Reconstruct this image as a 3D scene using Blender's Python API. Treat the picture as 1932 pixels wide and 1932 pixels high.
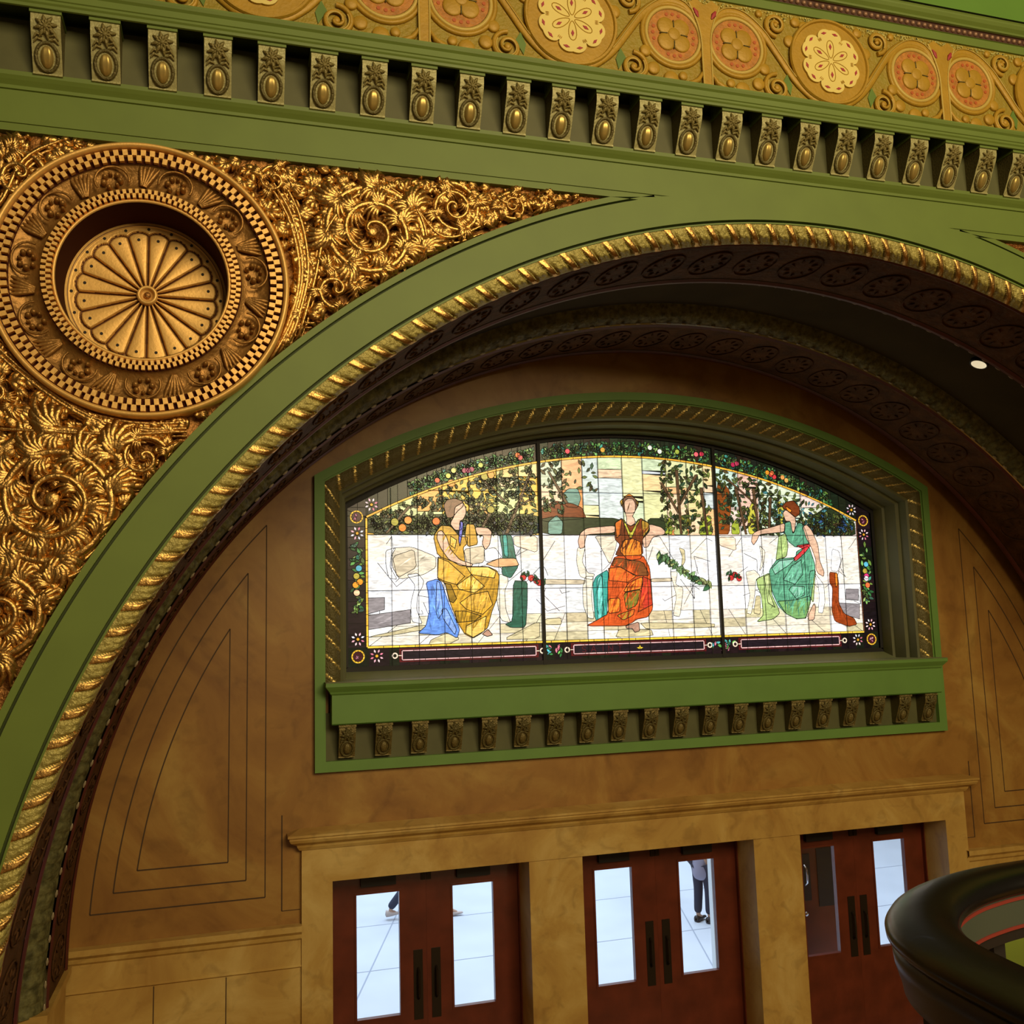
import bpy, bmesh, math, random
from math import sin, cos, pi, hypot, sqrt, atan2
from mathutils import Vector, Matrix
for o in list(bpy.data.objects): bpy.data.objects.remove(o)
C = bpy.context.scene.collection
SC = bpy.context.scene
# ------------------------------------------------------------------ camera
cam = bpy.data.cameras.new('camera'); cam.lens = 33.41; cam.sensor_width = 36; cam.clip_start = .05; cam.clip_end = 200
co = bpy.data.objects.new('camera', cam); C.objects.link(co)
cr, cu, cf = Vector((0.95903957, -0.28188045, -0.02804506)), Vector((-0.00889078, -0.12890773, 0.99161674)), Vector((0.28313259, 0.95075134, 0.12613375))
m = Matrix.Identity(4)
for i in range(3): m[i][0] = cr[i]; m[i][1] = cu[i]; m[i][2] = -cf[i]
m.translation = Vector((-4.2921, -6.0, 4.6)); co.matrix_world = m
SC.camera = co
# ------------------------------------------------------------------ world, hall lamps, daylight, exposure
w = bpy.data.worlds.new('hall_ambience'); SC.world = w; w.use_nodes = True
nt = w.node_tree; bg = nt.nodes['Background']; bg.inputs[0].default_value = (1.0, .74, .42, 1); bg.inputs[1].default_value = .045
SC.view_settings.view_transform = 'Standard'; SC.view_settings.look = 'None'; SC.view_settings.exposure = 0.0; SC.view_settings.gamma = 1
def area(name, loc, aim, sx, sy, power, col):
    l = bpy.data.lights.new(name, 'AREA'); l.shape = 'RECTANGLE'; l.size = sx; l.size_y = sy; l.energy = power; l.color = col
    o = bpy.data.objects.new(name, l); C.objects.link(o); o.location = loc
    o.rotation_euler = (Vector(aim)-Vector(loc)).to_track_quat('-Z', 'Y').to_euler(); return o
area('hall_vault_light', (0.5, -12, 10.6), (0.5, 0, 8.6), 8, 5.0, 1230, (1, .80, .46))
area('hall_lamp_row_light', (3.0, -13, 8.2), (0, 0, 5.5), 2, .6, 130, (1, .76, .42))
area('hall_floor_bounce', (-2, -6, .6), (-3, 0, 6.5), 7, 3, 30, (1, .70, .36))
area('daylight_outside', (0, 11, 9), (0, 9, 0), 18, 14, 3300, (.72, .83, 1))
# ------------------------------------------------------------------ materials
def srgb(r, g, b):
    f = lambda c: (c/255/12.92) if c/255 <= .04045 else ((c/255+.055)/1.055)**2.4
    return (f(r), f(g), f(b), 1)
def mat(name, col, rough=.5, metal=0., var=0., vscale=6., bump=0., bscale=40., spec=.5, col2=None, emit=0., coat=0.):
    m = bpy.data.materials.new(name); m.use_nodes = True; t = m.node_tree; b = t.nodes['Principled BSDF']
    b.inputs['Base Color'].default_value = col; b.inputs['Roughness'].default_value = rough; b.inputs['Metallic'].default_value = metal
    b.inputs['Specular IOR Level'].default_value = spec; b.inputs['Coat Weight'].default_value = coat
    if emit: b.inputs['Emission Color'].default_value = col; b.inputs['Emission Strength'].default_value = emit
    tc = t.nodes.new('ShaderNodeTexCoord')
    if var or col2:
        n = t.nodes.new('ShaderNodeTexNoise'); n.inputs['Scale'].default_value = vscale; n.inputs['Detail'].default_value = 6
        t.links.new(tc.outputs['Object'], n.inputs['Vector'])
        r = t.nodes.new('ShaderNodeValToRGB'); r.color_ramp.elements[0].position = .32; r.color_ramp.elements[1].position = .68
        c2 = col2 if col2 else tuple(min(1, c*(1+var)) for c in col[:3])+(1,)
        r.color_ramp.elements[0].color = tuple(c*(1-var) for c in col[:3])+(1,); r.color_ramp.elements[1].color = c2
        t.links.new(n.outputs['Fac'], r.inputs['Fac']); t.links.new(r.outputs['Color'], b.inputs['Base Color'])
    if bump:
        n = t.nodes.new('ShaderNodeTexNoise'); n.inputs['Scale'].default_value = bscale; n.inputs['Detail'].default_value = 4
        t.links.new(tc.outputs['Object'], n.inputs['Vector'])
        bp = t.nodes.new('ShaderNodeBump'); bp.inputs['Strength'].default_value = bump; bp.inputs['Distance'].default_value = .02
        t.links.new(n.outputs['Fac'], bp.inputs['Height']); t.links.new(bp.outputs['Normal'], b.inputs['Normal'])
    return m
GREEN = mat('green_paint', (.15, .215, .034, 1), .55, var=.05, vscale=3)
GREENB = mat('window_green_paint', (.145, .285, .055, 1), .55, var=.05, vscale=3)
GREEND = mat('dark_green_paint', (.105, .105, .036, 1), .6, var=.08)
SILLT = mat('grey_green_sill_top', (.20, .22, .10, 1), .5)
GOLD = mat('gilding', (.66, .39, .12, 1), .38, 1., bump=.3, bscale=50)
GOLDD = mat('antique_gilding', (.36, .165, .045, 1), .5, .8, bump=.9, bscale=26, var=.3, vscale=14)
GOLDF = mat('flat_gilding', (.86, .51, .145, 1), .46, .4, bump=.08, bscale=60, var=.06)
GOLDR = mat('brown_gilding', (.36, .18, .043, 1), .45, .6, bump=.35, bscale=30, var=.2)
GROOVEB = mat('brown_groove_line', (.16, .055, .015, 1), .55)
WELL = mat('oxblood_glaze', (.05, .011, .005, 1), .8, spec=.1)
DARK = mat('dark_hollow', (.02, .012, .008, 1), .7)
OLIVE = mat('olive_gilt', (.40, .335, .09, 1), .42, .3, bump=.7, bscale=45, var=.15, vscale=25)
RELF = mat('bronzed_leaf_relief', (.22, .175, .05, 1), .45, .2, bump=.5, bscale=70)
EGG = mat('gilt_egg', (.55, .40, .12, 1), .36, .6)
OLIVED = mat('dark_olive_relief', (.13, .105, .03, 1), .5, .3, bump=.5, bscale=70)
BRKB = mat('cream_olive_bracket', (.40, .37, .16, 1), .45, .15, bump=.3, bscale=60, var=.12, vscale=30)
BRKL = mat('bronze_bracket', (.20, .155, .05, 1), .4, .4, bump=.5, bscale=70, var=.2, vscale=40)
MAROON = mat('maroon_paint', (.085, .014, .012, 1), .5, var=.2)
ORNB = mat('brown_ornament_band', (.085, .036, .012, 1), .7, 0, spec=.15, bump=.8, bscale=24, var=.35, vscale=7)
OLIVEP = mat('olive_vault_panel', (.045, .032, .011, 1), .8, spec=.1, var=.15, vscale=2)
LEAFG = mat('verdigris_leaf_moulding', (.13, .12, .045, 1), .6, 0, spec=.2, bump=.9, bscale=22, var=.5, vscale=18)
BEAD = mat('pale_bead', (.34, .27, .16, 1), .35, .2)
SCORE = mat('scored_joint', (.07, .035, .012, 1), .7)
MAHOG = mat('mahogany', (.13, .024, .010, 1), .35, var=.25, vscale=4, bump=.05, bscale=20, coat=.2)
MAHOGD = mat('dark_handrail_wood', (.004, .003, .0025, 1), .30, spec=.4, coat=.05, bump=.03, bscale=12)
BLACK = mat('black_metal', (.012, .010, .010, 1), .45)
BRONZE = mat('dark_bronze_plate', (.035, .024, .014, 1), .4, .6)
CHROME = mat('chrome', (.8, .8, .8, 1), .15, 1.)
WHITEP = mat('white_frame_paint', (.75, .8, .8, 1), .5)
PAVE = mat('pale_paving', (.62, .66, .72, 1), .6, var=.04, vscale=1.5)
JOINT = mat('paving_joint', (.36, .40, .48, 1), .8)
OCHRE = mat('ochre_frieze_ground', (.36, .235, .02, 1), .55, .1, bump=.6, bscale=35, col2=(.34, .26, .03, 1), vscale=8)
OCHV = mat('ochre_relief', (.47, .27, .022, 1), .5, .1, bump=.15, bscale=40, var=.08, vscale=9)
OCHL = mat('light_ochre_line', (.60, .43, .10, 1), .5, .1)
ORANGE = mat('terracotta_roundel', (.50, .20, .03, 1), .55, bump=.3, bscale=50, var=.2, vscale=30)
FRGRN = mat('frieze_leaf_green', (.13, .22, .03, 1), .55, var=.1)
PALE = mat('pale_yellow_flower', (.86, .68, .20, 1), .55, var=.04)
MAGEN = mat('crimson_petal_mark', (.42, .04, .05, 1), .55)
BEADR = mat('rose_bead', (.36, .20, .12, 1), .4, .2)
CHOC = mat('chocolate_channel', (.07, .025, .012, 1), .6)
GRAIN = mat('pale_gold_granules', (.72, .66, .22, 1), .35, .3)
RED = mat('red_pinstripe', (.24, .03, .02, 1), .5)
SLATE = mat('slate_green_band', (.06, .075, .055, 1), .45)
def marble(name, a, b, c, sc=.8):
    m = bpy.data.materials.new(name); m.use_nodes = True; t = m.node_tree; p = t.nodes['Principled BSDF']
    p.inputs['Roughness'].default_value = .42
    tc = t.nodes.new('ShaderNodeTexCoord')
    n = t.nodes.new('ShaderNodeTexNoise'); n.inputs['Scale'].default_value = sc; n.inputs['Detail'].default_value = 9; n.inputs['Roughness'].default_value = .62; n.inputs['Distortion'].default_value = 1.2
    t.links.new(tc.outputs['Object'], n.inputs['Vector'])
    r = t.nodes.new('ShaderNodeValToRGB'); e = r.color_ramp.elements; e[0].position = .30; e[0].color = a; e[1].position = .70; e[1].color = c
    k = e.new(.52); k.color = b
    t.links.new(n.outputs['Fac'], r.inputs['Fac'])
    n2 = t.nodes.new('ShaderNodeTexNoise'); n2.inputs['Scale'].default_value = sc*5; n2.inputs['Detail'].default_value = 8; n2.inputs['Distortion'].default_value = .9
    t.links.new(tc.outputs['Object'], n2.inputs['Vector'])
    r2 = t.nodes.new('ShaderNodeValToRGB'); e = r2.color_ramp.elements; e[0].position = .30; e[0].color = (.45, .40, .36, 1); e[1].position = .46; e[1].color = (1, 1, 1, 1)
    t.links.new(n2.outputs['Fac'], r2.inputs['Fac'])
    mx = t.nodes.new('ShaderNodeMix'); mx.data_type = 'RGBA'; mx.blend_type = 'MULTIPLY'; mx.inputs[0].default_value = .38
    t.links.new(r.outputs['Color'], mx.inputs[6]); t.links.new(r2.outputs['Color'], mx.inputs[7]); t.links.new(mx.outputs[2], p.inputs['Base Color'])
    return m
MARB = marble('brown_scagliola', (.23, .098, .021, 1), (.36, .18, .038, 1), (.47, .285, .068, 1))
MARBL = marble('honey_marble', (.40, .21, .045, 1), (.55, .34, .085, 1), (.68, .48, .16, 1), 1.1)
def vcol(name, emit):
    m = bpy.data.materials.new(name); m.use_nodes = True; t = m.node_tree; b = t.nodes['Principled BSDF']
    a = t.nodes.new('ShaderNodeVertexColor'); a.layer_name = 'Col'
    tc = t.nodes.new('ShaderNodeTexCoord')
    mp = t.nodes.new('ShaderNodeMapping'); mp.inputs['Rotation'].default_value = (0, .5, 0); mp.inputs['Scale'].default_value = (1, 1, 4)
    n = t.nodes.new('ShaderNodeTexNoise'); n.inputs['Scale'].default_value = 7; n.inputs['Detail'].default_value = 5; n.inputs['Distortion'].default_value = 1.5
    t.links.new(tc.outputs['Object'], mp.inputs[0]); t.links.new(mp.outputs[0], n.inputs['Vector'])
    r = t.nodes.new('ShaderNodeMapRange'); r.inputs[1].default_value = .3; r.inputs[2].default_value = .7; r.inputs[3].default_value = .62; r.inputs[4].default_value = 1.25
    t.links.new(n.outputs['Fac'], r.inputs[0])
    v = t.nodes.new('ShaderNodeVectorMath'); v.operation = 'SCALE'
    t.links.new(a.outputs['Color'], v.inputs[0]); t.links.new(r.outputs[0], v.inputs['Scale'])
    t.links.new(v.outputs[0], b.inputs['Emission Color']); t.links.new(v.outputs[0], b.inputs['Base Color'])
    b.inputs['Emission Strength'].default_value = emit; b.inputs['Roughness'].default_value = .25
    return m
GLASS = vcol('backlit_opalescent_glass', 1.0)
LEAD = mat('lead_came', (.012, .010, .010, 1), .6)
def pane_mat():
    m = bpy.data.materials.new('clear_pane'); m.use_nodes = True; t = m.node_tree; t.nodes.remove(t.nodes['Principled BSDF'])
    tr = t.nodes.new('ShaderNodeBsdfTransparent'); tr.inputs[0].default_value = (.93, .96, .97, 1); gl = t.nodes.new('ShaderNodeBsdfGlossy'); gl.inputs['Roughness'].default_value = .05
    mx = t.nodes.new('ShaderNodeMixShader'); mx.inputs[0].default_value = .05
    t.links.new(tr.outputs[0], mx.inputs[1]); t.links.new(gl.outputs[0], mx.inputs[2]); t.links.new(mx.outputs[0], t.nodes['Material Output'].inputs[0]); return m
PANE = pane_mat()
# ------------------------------------------------------------------ mesh helpers
class MB:
    def __init__(s): s.v = []; s.f = []; s.mi = []; s.c = []; s.ms = []
    def m(s, mt):
        if mt not in s.ms: s.ms.append(mt)
        return s.ms.index(mt)
    def face(s, pts, mt=None, col=None):
        i = len(s.v); s.v += [tuple(p) for p in pts]; s.f.append(list(range(i, i+len(pts)))); s.mi.append(s.m(mt) if mt else 0); s.c.append(col)
    def grid(s, rows, mt, closed_u=False, closed_v=False, matf=None):
        i = len(s.v); nu = len(rows); nv = len(rows[0]); k = s.m(mt)
        for r in rows: s.v += [tuple(p) for p in r]
        for a in range(nu if closed_u else nu-1):
            for b in range(nv if closed_v else nv-1):
                a2 = (a+1) % nu; b2 = (b+1) % nv
                s.f.append([i+a*nv+b, i+a2*nv+b, i+a2*nv+b2, i+a*nv+b2]); s.mi.append(s.m(matf(a, b)) if matf else k); s.c.append(None)
    def box(s, x0, x1, y0, y1, z0, z1, mt, bev=0):
        P = [(x0,y0,z0),(x1,y0,z0),(x1,y1,z0),(x0,y1,z0),(x0,y0,z1),(x1,y0,z1),(x1,y1,z1),(x0,y1,z1)]
        i = len(s.v); s.v += P; k = s.m(mt)
        for q in ((0,3,2,1),(4,5,6,7),(0,1,5,4),(1,2,6,5),(2,3,7,6),(3,0,4,7)): s.f.append([i+a for a in q]); s.mi.append(k); s.c.append(None)
    def prism(s, pts, y0, y1, mt, mside=None):      # polygon in (x,z), front at y1 (towards the hall), back at y0
        s.face([(x, y1, z) for x, z in pts], mt)
        n = len(pts)
        for a in range(n):
            b = (a+1) % n; s.face([(pts[a][0], y0, pts[a][1]), (pts[b][0], y0, pts[b][1]), (pts[b][0], y1, pts[b][1]), (pts[a][0], y1, pts[a][1])], mside or mt)
    def disc(s, cx, cz, r, y0, y1, mt, n=24, dome=0.):
        if dome:
            rows = []
            for k in range(6):
                t = k/5*pi/2; rows.append([(cx+r*cos(t)*cos(2*pi*j/n), y1-dome*sin(t), cz+r*cos(t)*sin(2*pi*j/n)) for j in range(n)])
            rows.insert(0, [(cx+r*cos(2*pi*j/n), y0, cz+r*sin(2*pi*j/n)) for j in range(n)])
            s.grid(rows, mt, closed_v=True)
        else: s.prism([(cx+r*cos(2*pi*j/n), cz+r*sin(2*pi*j/n)) for j in range(n)], y0, y1, mt)
    def torus(s, cx, cz, R, r, y, mt, n=64, k=8, fy=1.):
        s.grid([[(cx+(R+r*cos(2*pi*b/k))*cos(2*pi*a/n), y-r*fy*sin(2*pi*b/k), cz+(R+r*cos(2*pi*b/k))*sin(2*pi*a/n)) for b in range(k)] for a in range(n)], mt, True, True)
    def tube(s, path, rad, mt, k=6, fy=1.):
        n = len(path); rows = []
        for a in range(n):
            p = Vector(path[a]); q = Vector(path[min(a+1, n-1)])-Vector(path[max(a-1, 0)])
            if q.length < 1e-9: q = Vector((1, 0, 0))
            q.normalize(); up = Vector((0, -1, 0)); sd = q.cross(up)
            if sd.length < 1e-3: sd = Vector((1, 0, 0))
            sd.normalize(); up = sd.cross(q).normalized(); r = rad[a] if hasattr(rad, '__len__') else rad
            rows.append([p+sd*r*cos(2*pi*b/k)+up*r*fy*sin(2*pi*b/k) for b in range(k)])
        s.grid(rows, mt, closed_v=True); s.face(rows[0][::-1], mt); s.face(rows[-1], mt)
    def lathe(s, prof, cx, cz, mt, n=64, matf=None):   # prof: (r, y) round the Y axis
        s.grid([[(cx+r*cos(2*pi*a/n), y, cz+r*sin(2*pi*a/n)) for a in range(n)] for r, y in prof], mt, closed_v=True, matf=matf)
    def build(s, name, parent=None, smooth=False, loc=None):
        me = bpy.data.meshes.new(name); me.from_pydata(s.v, [], s.f)
        for mt in s.ms: me.materials.append(mt)
        me.polygons.foreach_set('material_index', s.mi)
        if any(c is not None for c in s.c):
            at = me.color_attributes.new('Col', 'FLOAT_COLOR', 'CORNER'); d = []
            for f, c in zip(s.f, s.c): d += list(c or (0, 0, 0, 1))*len(f)
            at.data.foreach_set('color', d)
        if smooth: me.polygons.foreach_set('use_smooth', [True]*len(s.f))
        me.update(); o = bpy.data.objects.new(name, me); C.objects.link(o)
        if parent: o.parent = parent
        if loc: o.location = loc
        return o
def tag(o, label=None, cat=None, group=None, kind=None):
    for k, v in (('label', label), ('category', cat), ('group', group), ('kind', kind)):
        if v: o[k] = v
    return o
def empty(name, loc=(0, 0, 0), **kw):
    o = bpy.data.objects.new(name, None); C.objects.link(o); o.location = loc; o.empty_display_size = .1; return tag(o, **kw)
def copy_tree(o, parent=None):
    c = o.copy(); C.objects.link(c)
    if parent: c.parent = parent
    for ch in list(o.children): copy_tree(ch, c)
    return c
ZC = 1.958; RA = 5.70; RB = 5.98; RG = 5.92; ZL = 7.693; YB = 3.24
def arch_path(R, n=150, z0=0.0, nj=4):
    P = [(-R, z0+(ZC-z0)*i/nj) for i in range(nj)]
    P += [(-R*cos(pi*i/n), ZC+R*sin(pi*i/n)) for i in range(n+1)]
    P += [(R, ZC-(ZC-z0)*(i+1)/nj) for i in range(nj)]
    return P
def sweep(mb, prof, mats_, z0=0.0, n=150):   # prof (Y,R)
    rows = [[(x, y, z) for x, z in arch_path(R, n, z0)] for y, R in prof]
    for a in range(len(rows)-1): mb.grid([rows[a], rows[a+1]], mats_[a] if isinstance(mats_, list) else mats_)
random.seed(7)
# ================================================================== FRONT WALL
fw = MB()
def ringpt(R, t, zmax):
    x, z = -R*cos(t), ZC+R*sin(t)
    if z > zmax: x = x*(zmax-ZC)/(z-ZC); z = zmax
    return x, z
N = 360; ZG = 7.742
A_ = [ringpt(RA, pi*i/N, 99) for i in range(N+1)]; B_ = [ringpt(RG, pi*i/N, ZG) for i in range(N+1)]
fw.grid([[(x, 0, z) for x, z in A_], [(x, 0, z) for x, z in B_]], GREEN)
for s in (-1, 1): fw.face([(s*RA, 0, 0), (s*RG, 0, 0), (s*RG, 0, ZC), (s*RA, 0, ZC)], GREEN)
fw.box(-11, 11, 0, .30, ZG, 7.955, GREEN)
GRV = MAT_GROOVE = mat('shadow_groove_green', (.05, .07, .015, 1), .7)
# groove between the archivolt and the fillet round the gilded spandrel
fw.grid([[(x, 0, z) for x, z in B_], [(x, .04, z) for x, z in B_]], GREEN)
B2 = [ringpt(RG+.020, pi*i/N, ZG) for i in range(N+1)]
fw.grid([[(x, .04, z) for x, z in B_], [(x, .04, z) for x, z in B2]], GRV)
fw.grid([[(x, .04, z) for x, z in B2], [(x, .008, z) for x, z in B2]], GREEN)
Z2 = ZL; 
D_ = [ringpt(RB, pi*i/N, ZL) for i in range(N+1)]
def fil(a, b): fw.grid([[(x, .008, z) for x, z in a], [(x, .008, z) for x, z in b]], GREEN)
lo = [(x, z) for x, z in B2 if z < ZG-1e-6]
left = [q for q in B2 if q[0] < 0 and q[1] < ZG-1e-6]; left.append((-sqrt((RG+.020)**2-(ZG-ZC)**2), ZG))
dl = []
for x, z in left:
    a = atan2(z-ZC, x); X, Z = RB*cos(a), ZC+RB*sin(a)
    if Z > ZL: k = (ZL-ZC)/(Z-ZC); X *= k; Z = ZL
    dl.append((X, Z))
for s in (1, -1):
    fw.grid([[(s*x, .008, z) for x, z in left], [(s*x, .008, z) for x, z in dl]], GREEN)
    fw.grid([[(s*x, .008, z) for x, z in dl], [(s*x, .06, z) for x, z in dl]], GREEN)
    fw.face([(s*x, .008, z) for x, z in ((-11, ZG), (-1.2, ZG), (-1.69, ZL), (-11, ZL))], GREEN)
    fw.face([(s*x, y, ZL) for x, y in ((-11, .008), (-1.69, .008), (-1.69, .06), (-11, .06))], GREEN)
    for x0, x1, y in ((RG+.020, RB, .008),): fw.face([(s*x0, y, 0), (s*x1, y, 0), (s*x1, y, ZC), (s*x0, y, ZC)], GREEN)
    fw.box(min(s*(RB+.02), s*8.2), max(s*(RB+.02), s*8.2), .0, .3, 0, 2.6, MARB)
wall_front = fw.build('wall_front'); tag(wall_front, 'olive green plaster wall with a wide round archway and gilded spandrels', 'wall', kind='structure')
# gilded ground behind the spandrel relief
random.seed(3)
def ingold(x, z, m=0.): return hypot(x, z-ZC) > RB+m and z < ZL-m
def spandrel_ground(s, xlim, name, label):
    g = MB(); n = 150; x0, x1 = -xlim, -1.69
    nx = int((x1-x0)/.02); cols = []
    for i in range(nx+1):
        x = x0+(x1-x0)*i/nx
        zb = ZC+sqrt(max(0, RB*RB-x*x)) if abs(x) < RB else ZC
        zb = min(max(zb, 3.4), ZL)
        if abs(x) >= RB: zb = 3.4 if abs(x) > RB else zb
        cols.append([(s*x, .055+.012*sin(x*61+3*sin(k*.9))*sin(k*1.3+x*37), zb+(ZL-zb)*k/60) for k in range(61)])
    g.grid(cols, GOLDD)
    kf = [i for i, f in enumerate(g.f) if hypot(g.v[f[0]][0]+4.82, g.v[f[0]][2]-6.803) > .84]; g.f = [g.f[i] for i in kf]; g.mi = [g.mi[i] for i in kf]; g.c = [g.c[i] for i in kf]
    o = g.build(name, smooth=True); tag(o, label, 'relief panel'); return o
spl = spandrel_ground(1, 7.4, 'gilded_spandrel', 'large gilded acanthus scroll relief round the medallion, left of the archway')
spr = spandrel_ground(-1, 4.2, 'gilded_spandrel', 'thin tip of gilded relief above the right shoulder of the archway')
def leaf(mb, x, z, ang, L, n=5, spread=1.7, y0=.045, lift=.05, curl=0., mt=None, w=.15):
    for k in range(n):
        u = (k-(n-1)/2)/max(1, (n-1)/2); a = ang+u*spread/2; l = L*(1-.35*abs(u)); pts = []; rr = []
        for t in (0, .25, .5, .75, 1):
            aa = a+curl*t*t+u*.35*t; q = l*t
            pts.append((x+q*cos(aa), y0-lift*(sin(pi*min(t*.75+.12, 1)))-.006, z+q*sin(aa))); rr.append(L*w*(.55+.75*sin(pi*(t*.8+.1)))*(1.0 if t < 1 else .45))
        mb.tube(pts, rr, mt or GOLD, 5, .8)
def spiral(mb, cx, cz, R, turns, a0, sgn, th, y=.03, mt=None, lead=None, leaves=True):
    n = int(30*turns); pts = []; rr = []; th *= 1.25
    for i in range(n+1):
        t = i/n; r = R*(1-t)**.85*(1-.02)+R*.05; a = a0+sgn*2*pi*turns*t
        pts.append((cx+r*cos(a), y-.02-.05*t, cz+r*sin(a))); rr.append(th*(1-.5*t))
    mb.tube(pts, rr, mt or GOLD, 7)
    for kk in (-.13, -.07, .07, .13): mb.tube([(p[0]+(cx-p[0])*kk, p[1]+.014+abs(kk)*.08, p[2]+(cz-p[2])*kk) for p in pts[:int(n*.82)]], [q*.55 for q in rr[:int(n*.82)]], mt or GOLD, 5)
    mb.disc(cx, cz, R*.09+.008, .03, y-.06, mt or GOLD, 10, dome=.02)
    m = max(5, int(turns*3.6*min(1.6, max(.8, R/.2))))
    for i in range(m):
        t = (i+.3)/m*.74; r = R*(1-t)**.85; a = a0+sgn*2*pi*turns*t
        for out in (1, -1):
            xx, zz = cx+r*cos(a), cz+r*sin(a); d = a+sgn*pi/2-out*sgn*.30
            gap = R*.46 if R > .1 else R*.55
            leaf(mb, xx, zz, d, (.05+gap)*(1.2 if out > 0 else .95)*(1-.35*t), 7, .80, y0=y+.008, lift=.06, curl=-out*sgn*.6, w=.075)
            if out > 0: leaf(mb, xx+.03*cos(d), zz+.03*sin(d), d-out*sgn*.45, .03+gap*.5, 5, 1.0, y0=y+.012, lift=.03, curl=out*sgn*.7, w=.11)
def sheaf(mb, P, k, w, th, mt=None):
    def cat(P, t):
        n = len(P)-1; i = min(int(t*n), n-1); f = t*n-i
        p0, p1, p2, p3 = (Vector(P[max(i-1, 0)]), Vector(P[i]), Vector(P[i+1]), Vector(P[min(i+2, n)]))
        return .5*((2*p1)+(-p0+p2)*f+(2*p0-5*p1+4*p2-p3)*f*f+(-p0+3*p1-3*p2+p3)*f**3)
    for j in range(k):
        u = (j-(k-1)/2)/max(1, (k-1)/2) if k > 1 else 0; pts = []; rr = []
        for i in range(19):
            t = i/18; p = cat(P, t); q = cat(P, min(t+.02, 1))-cat(P, max(t-.02, 0)); q = q.normalized() if q.length > 0 else Vector((1, 0))
            nn = Vector((-q.y, q.x)); ww = w*(.45+.8*abs(t-.35))
            pts.append((p.x+nn.x*u*ww, .02-.03*(1-u*u)-.01*sin(j*2.1), p.y+nn.y*u*ww)); rr.append(th*(.55+.6*sin(pi*(t*.8+.1))))
        mb.tube(pts, rr, mt or GOLD, 6)
def clipgold(b, s=1):
    out = []
    for x, y, z in b.v:
        x *= s
        r = hypot(x, z-ZC); R0 = RB+.006
        if r < R0 and z > ZC: k = R0/r; x *= k; z = ZC+(z-ZC)*k; y = max(y, .045)
        if z > ZL-.006: z = ZL-.006; y = max(y, .045)
        d = hypot(x-MEDC[0], z-MEDC[1])
        if d < MEDR: k = MEDR/max(d, 1e-6); x = MEDC[0]+(x-MEDC[0])*k; z = MEDC[1]+(z-MEDC[1])*k; y = max(y, .045)
        if z > ZL-.006: z = ZL-.006
        out.append((x*s, y, z))
    b.v = out; return b
MEDC = (-4.82, 6.803); MEDR = .868
SP = [(-3.42, 7.245, .35, 2.6, -.6, 1, .024), (-2.86, 7.475, .19, 2.3, 2.6, -1, .017), (-2.44, 7.53, .115, 2.0, .5, 1, .012), (-2.17, 7.615, .055, 1.6, 2.5, -1, .008),
      (-3.66, 6.83, .17, 1.7, 2.6, -1, .018), (-5.29, 5.44, .43, 2.8, .4, 1, .027), (-4.80, 5.70, .17, 1.7, -2.0, 1, .018), (-5.56, 4.80, .32, 2.5, .2, 1, .024),
      (-5.53, 7.40, .17, 1.6, 2.5, -1, .018), (-4.05, 7.54, .12, 1.6, -1, 1, .013), (-5.95, 6.4, .26, 2.2, 1, 1, .02), (-6.1, 5.5, .3, 2.2, 1, -1, .022), (-5.62, 6.05, .12, 1.5, 0, -1, .014), (-6.1, 7.2, .25, 2.2, 1, 1, .02), (-6.3, 4.2, .35, 2.3, 2, -1, .022)]
for sp in SP:
    b = MB(); spiral(b, *sp); clipgold(b).build('scroll', spl, smooth=True)
SH = [([(-4.06, 6.33), (-3.93, 6.6), (-3.86, 6.95), (-3.92, 7.3), (-4.05, 7.55)], 6, .08, .013), ([(-3.92, 6.45), (-3.80, 6.9), (-3.72, 7.25), (-3.5, 7.52), (-3.2, 7.5)], 4, .06, .012),
      ([(-4.56, 5.90), (-4.8, 5.89), (-5.1, 5.95), (-5.45, 6.2), (-5.7, 6.45)], 6, .07, .013), ([(-4.66, 5.86), (-4.9, 5.84), (-5.2, 5.84), (-5.6, 5.85)], 3, .05, .012),
      ([(-3.12, 6.98), (-3.06, 7.2), (-3.12, 7.42), (-3.3, 7.56)], 4, .05, .011), ([(-3.1, 7.42), (-2.98, 7.28), (-2.85, 7.27), (-2.68, 7.36)], 3, .04, .010),
      ([(-5.0, 5.1), (-5.2, 4.98), (-5.5, 5.0), (-5.75, 5.15)], 4, .05, .012), ([(-3.85, 6.6), (-3.75, 6.6), (-3.6, 6.62), (-3.45, 6.8)], 3, .03, .010),
      ([(-5.3, 7.64), (-5.5, 7.5), (-5.62, 7.2), (-5.8, 7.0)], 4, .06, .012), ([(-2.62, 7.60), (-2.58, 7.48), (-2.66, 7.38)], 2, .02, .009)]
for P, k, w_, th in SH:
    b = MB(); sheaf(b, P, k, w_, th); clipgold(b).build('leaf_stem', spl, smooth=True)
MEDC = (-4.82, 6.803); MEDR = .868
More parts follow.
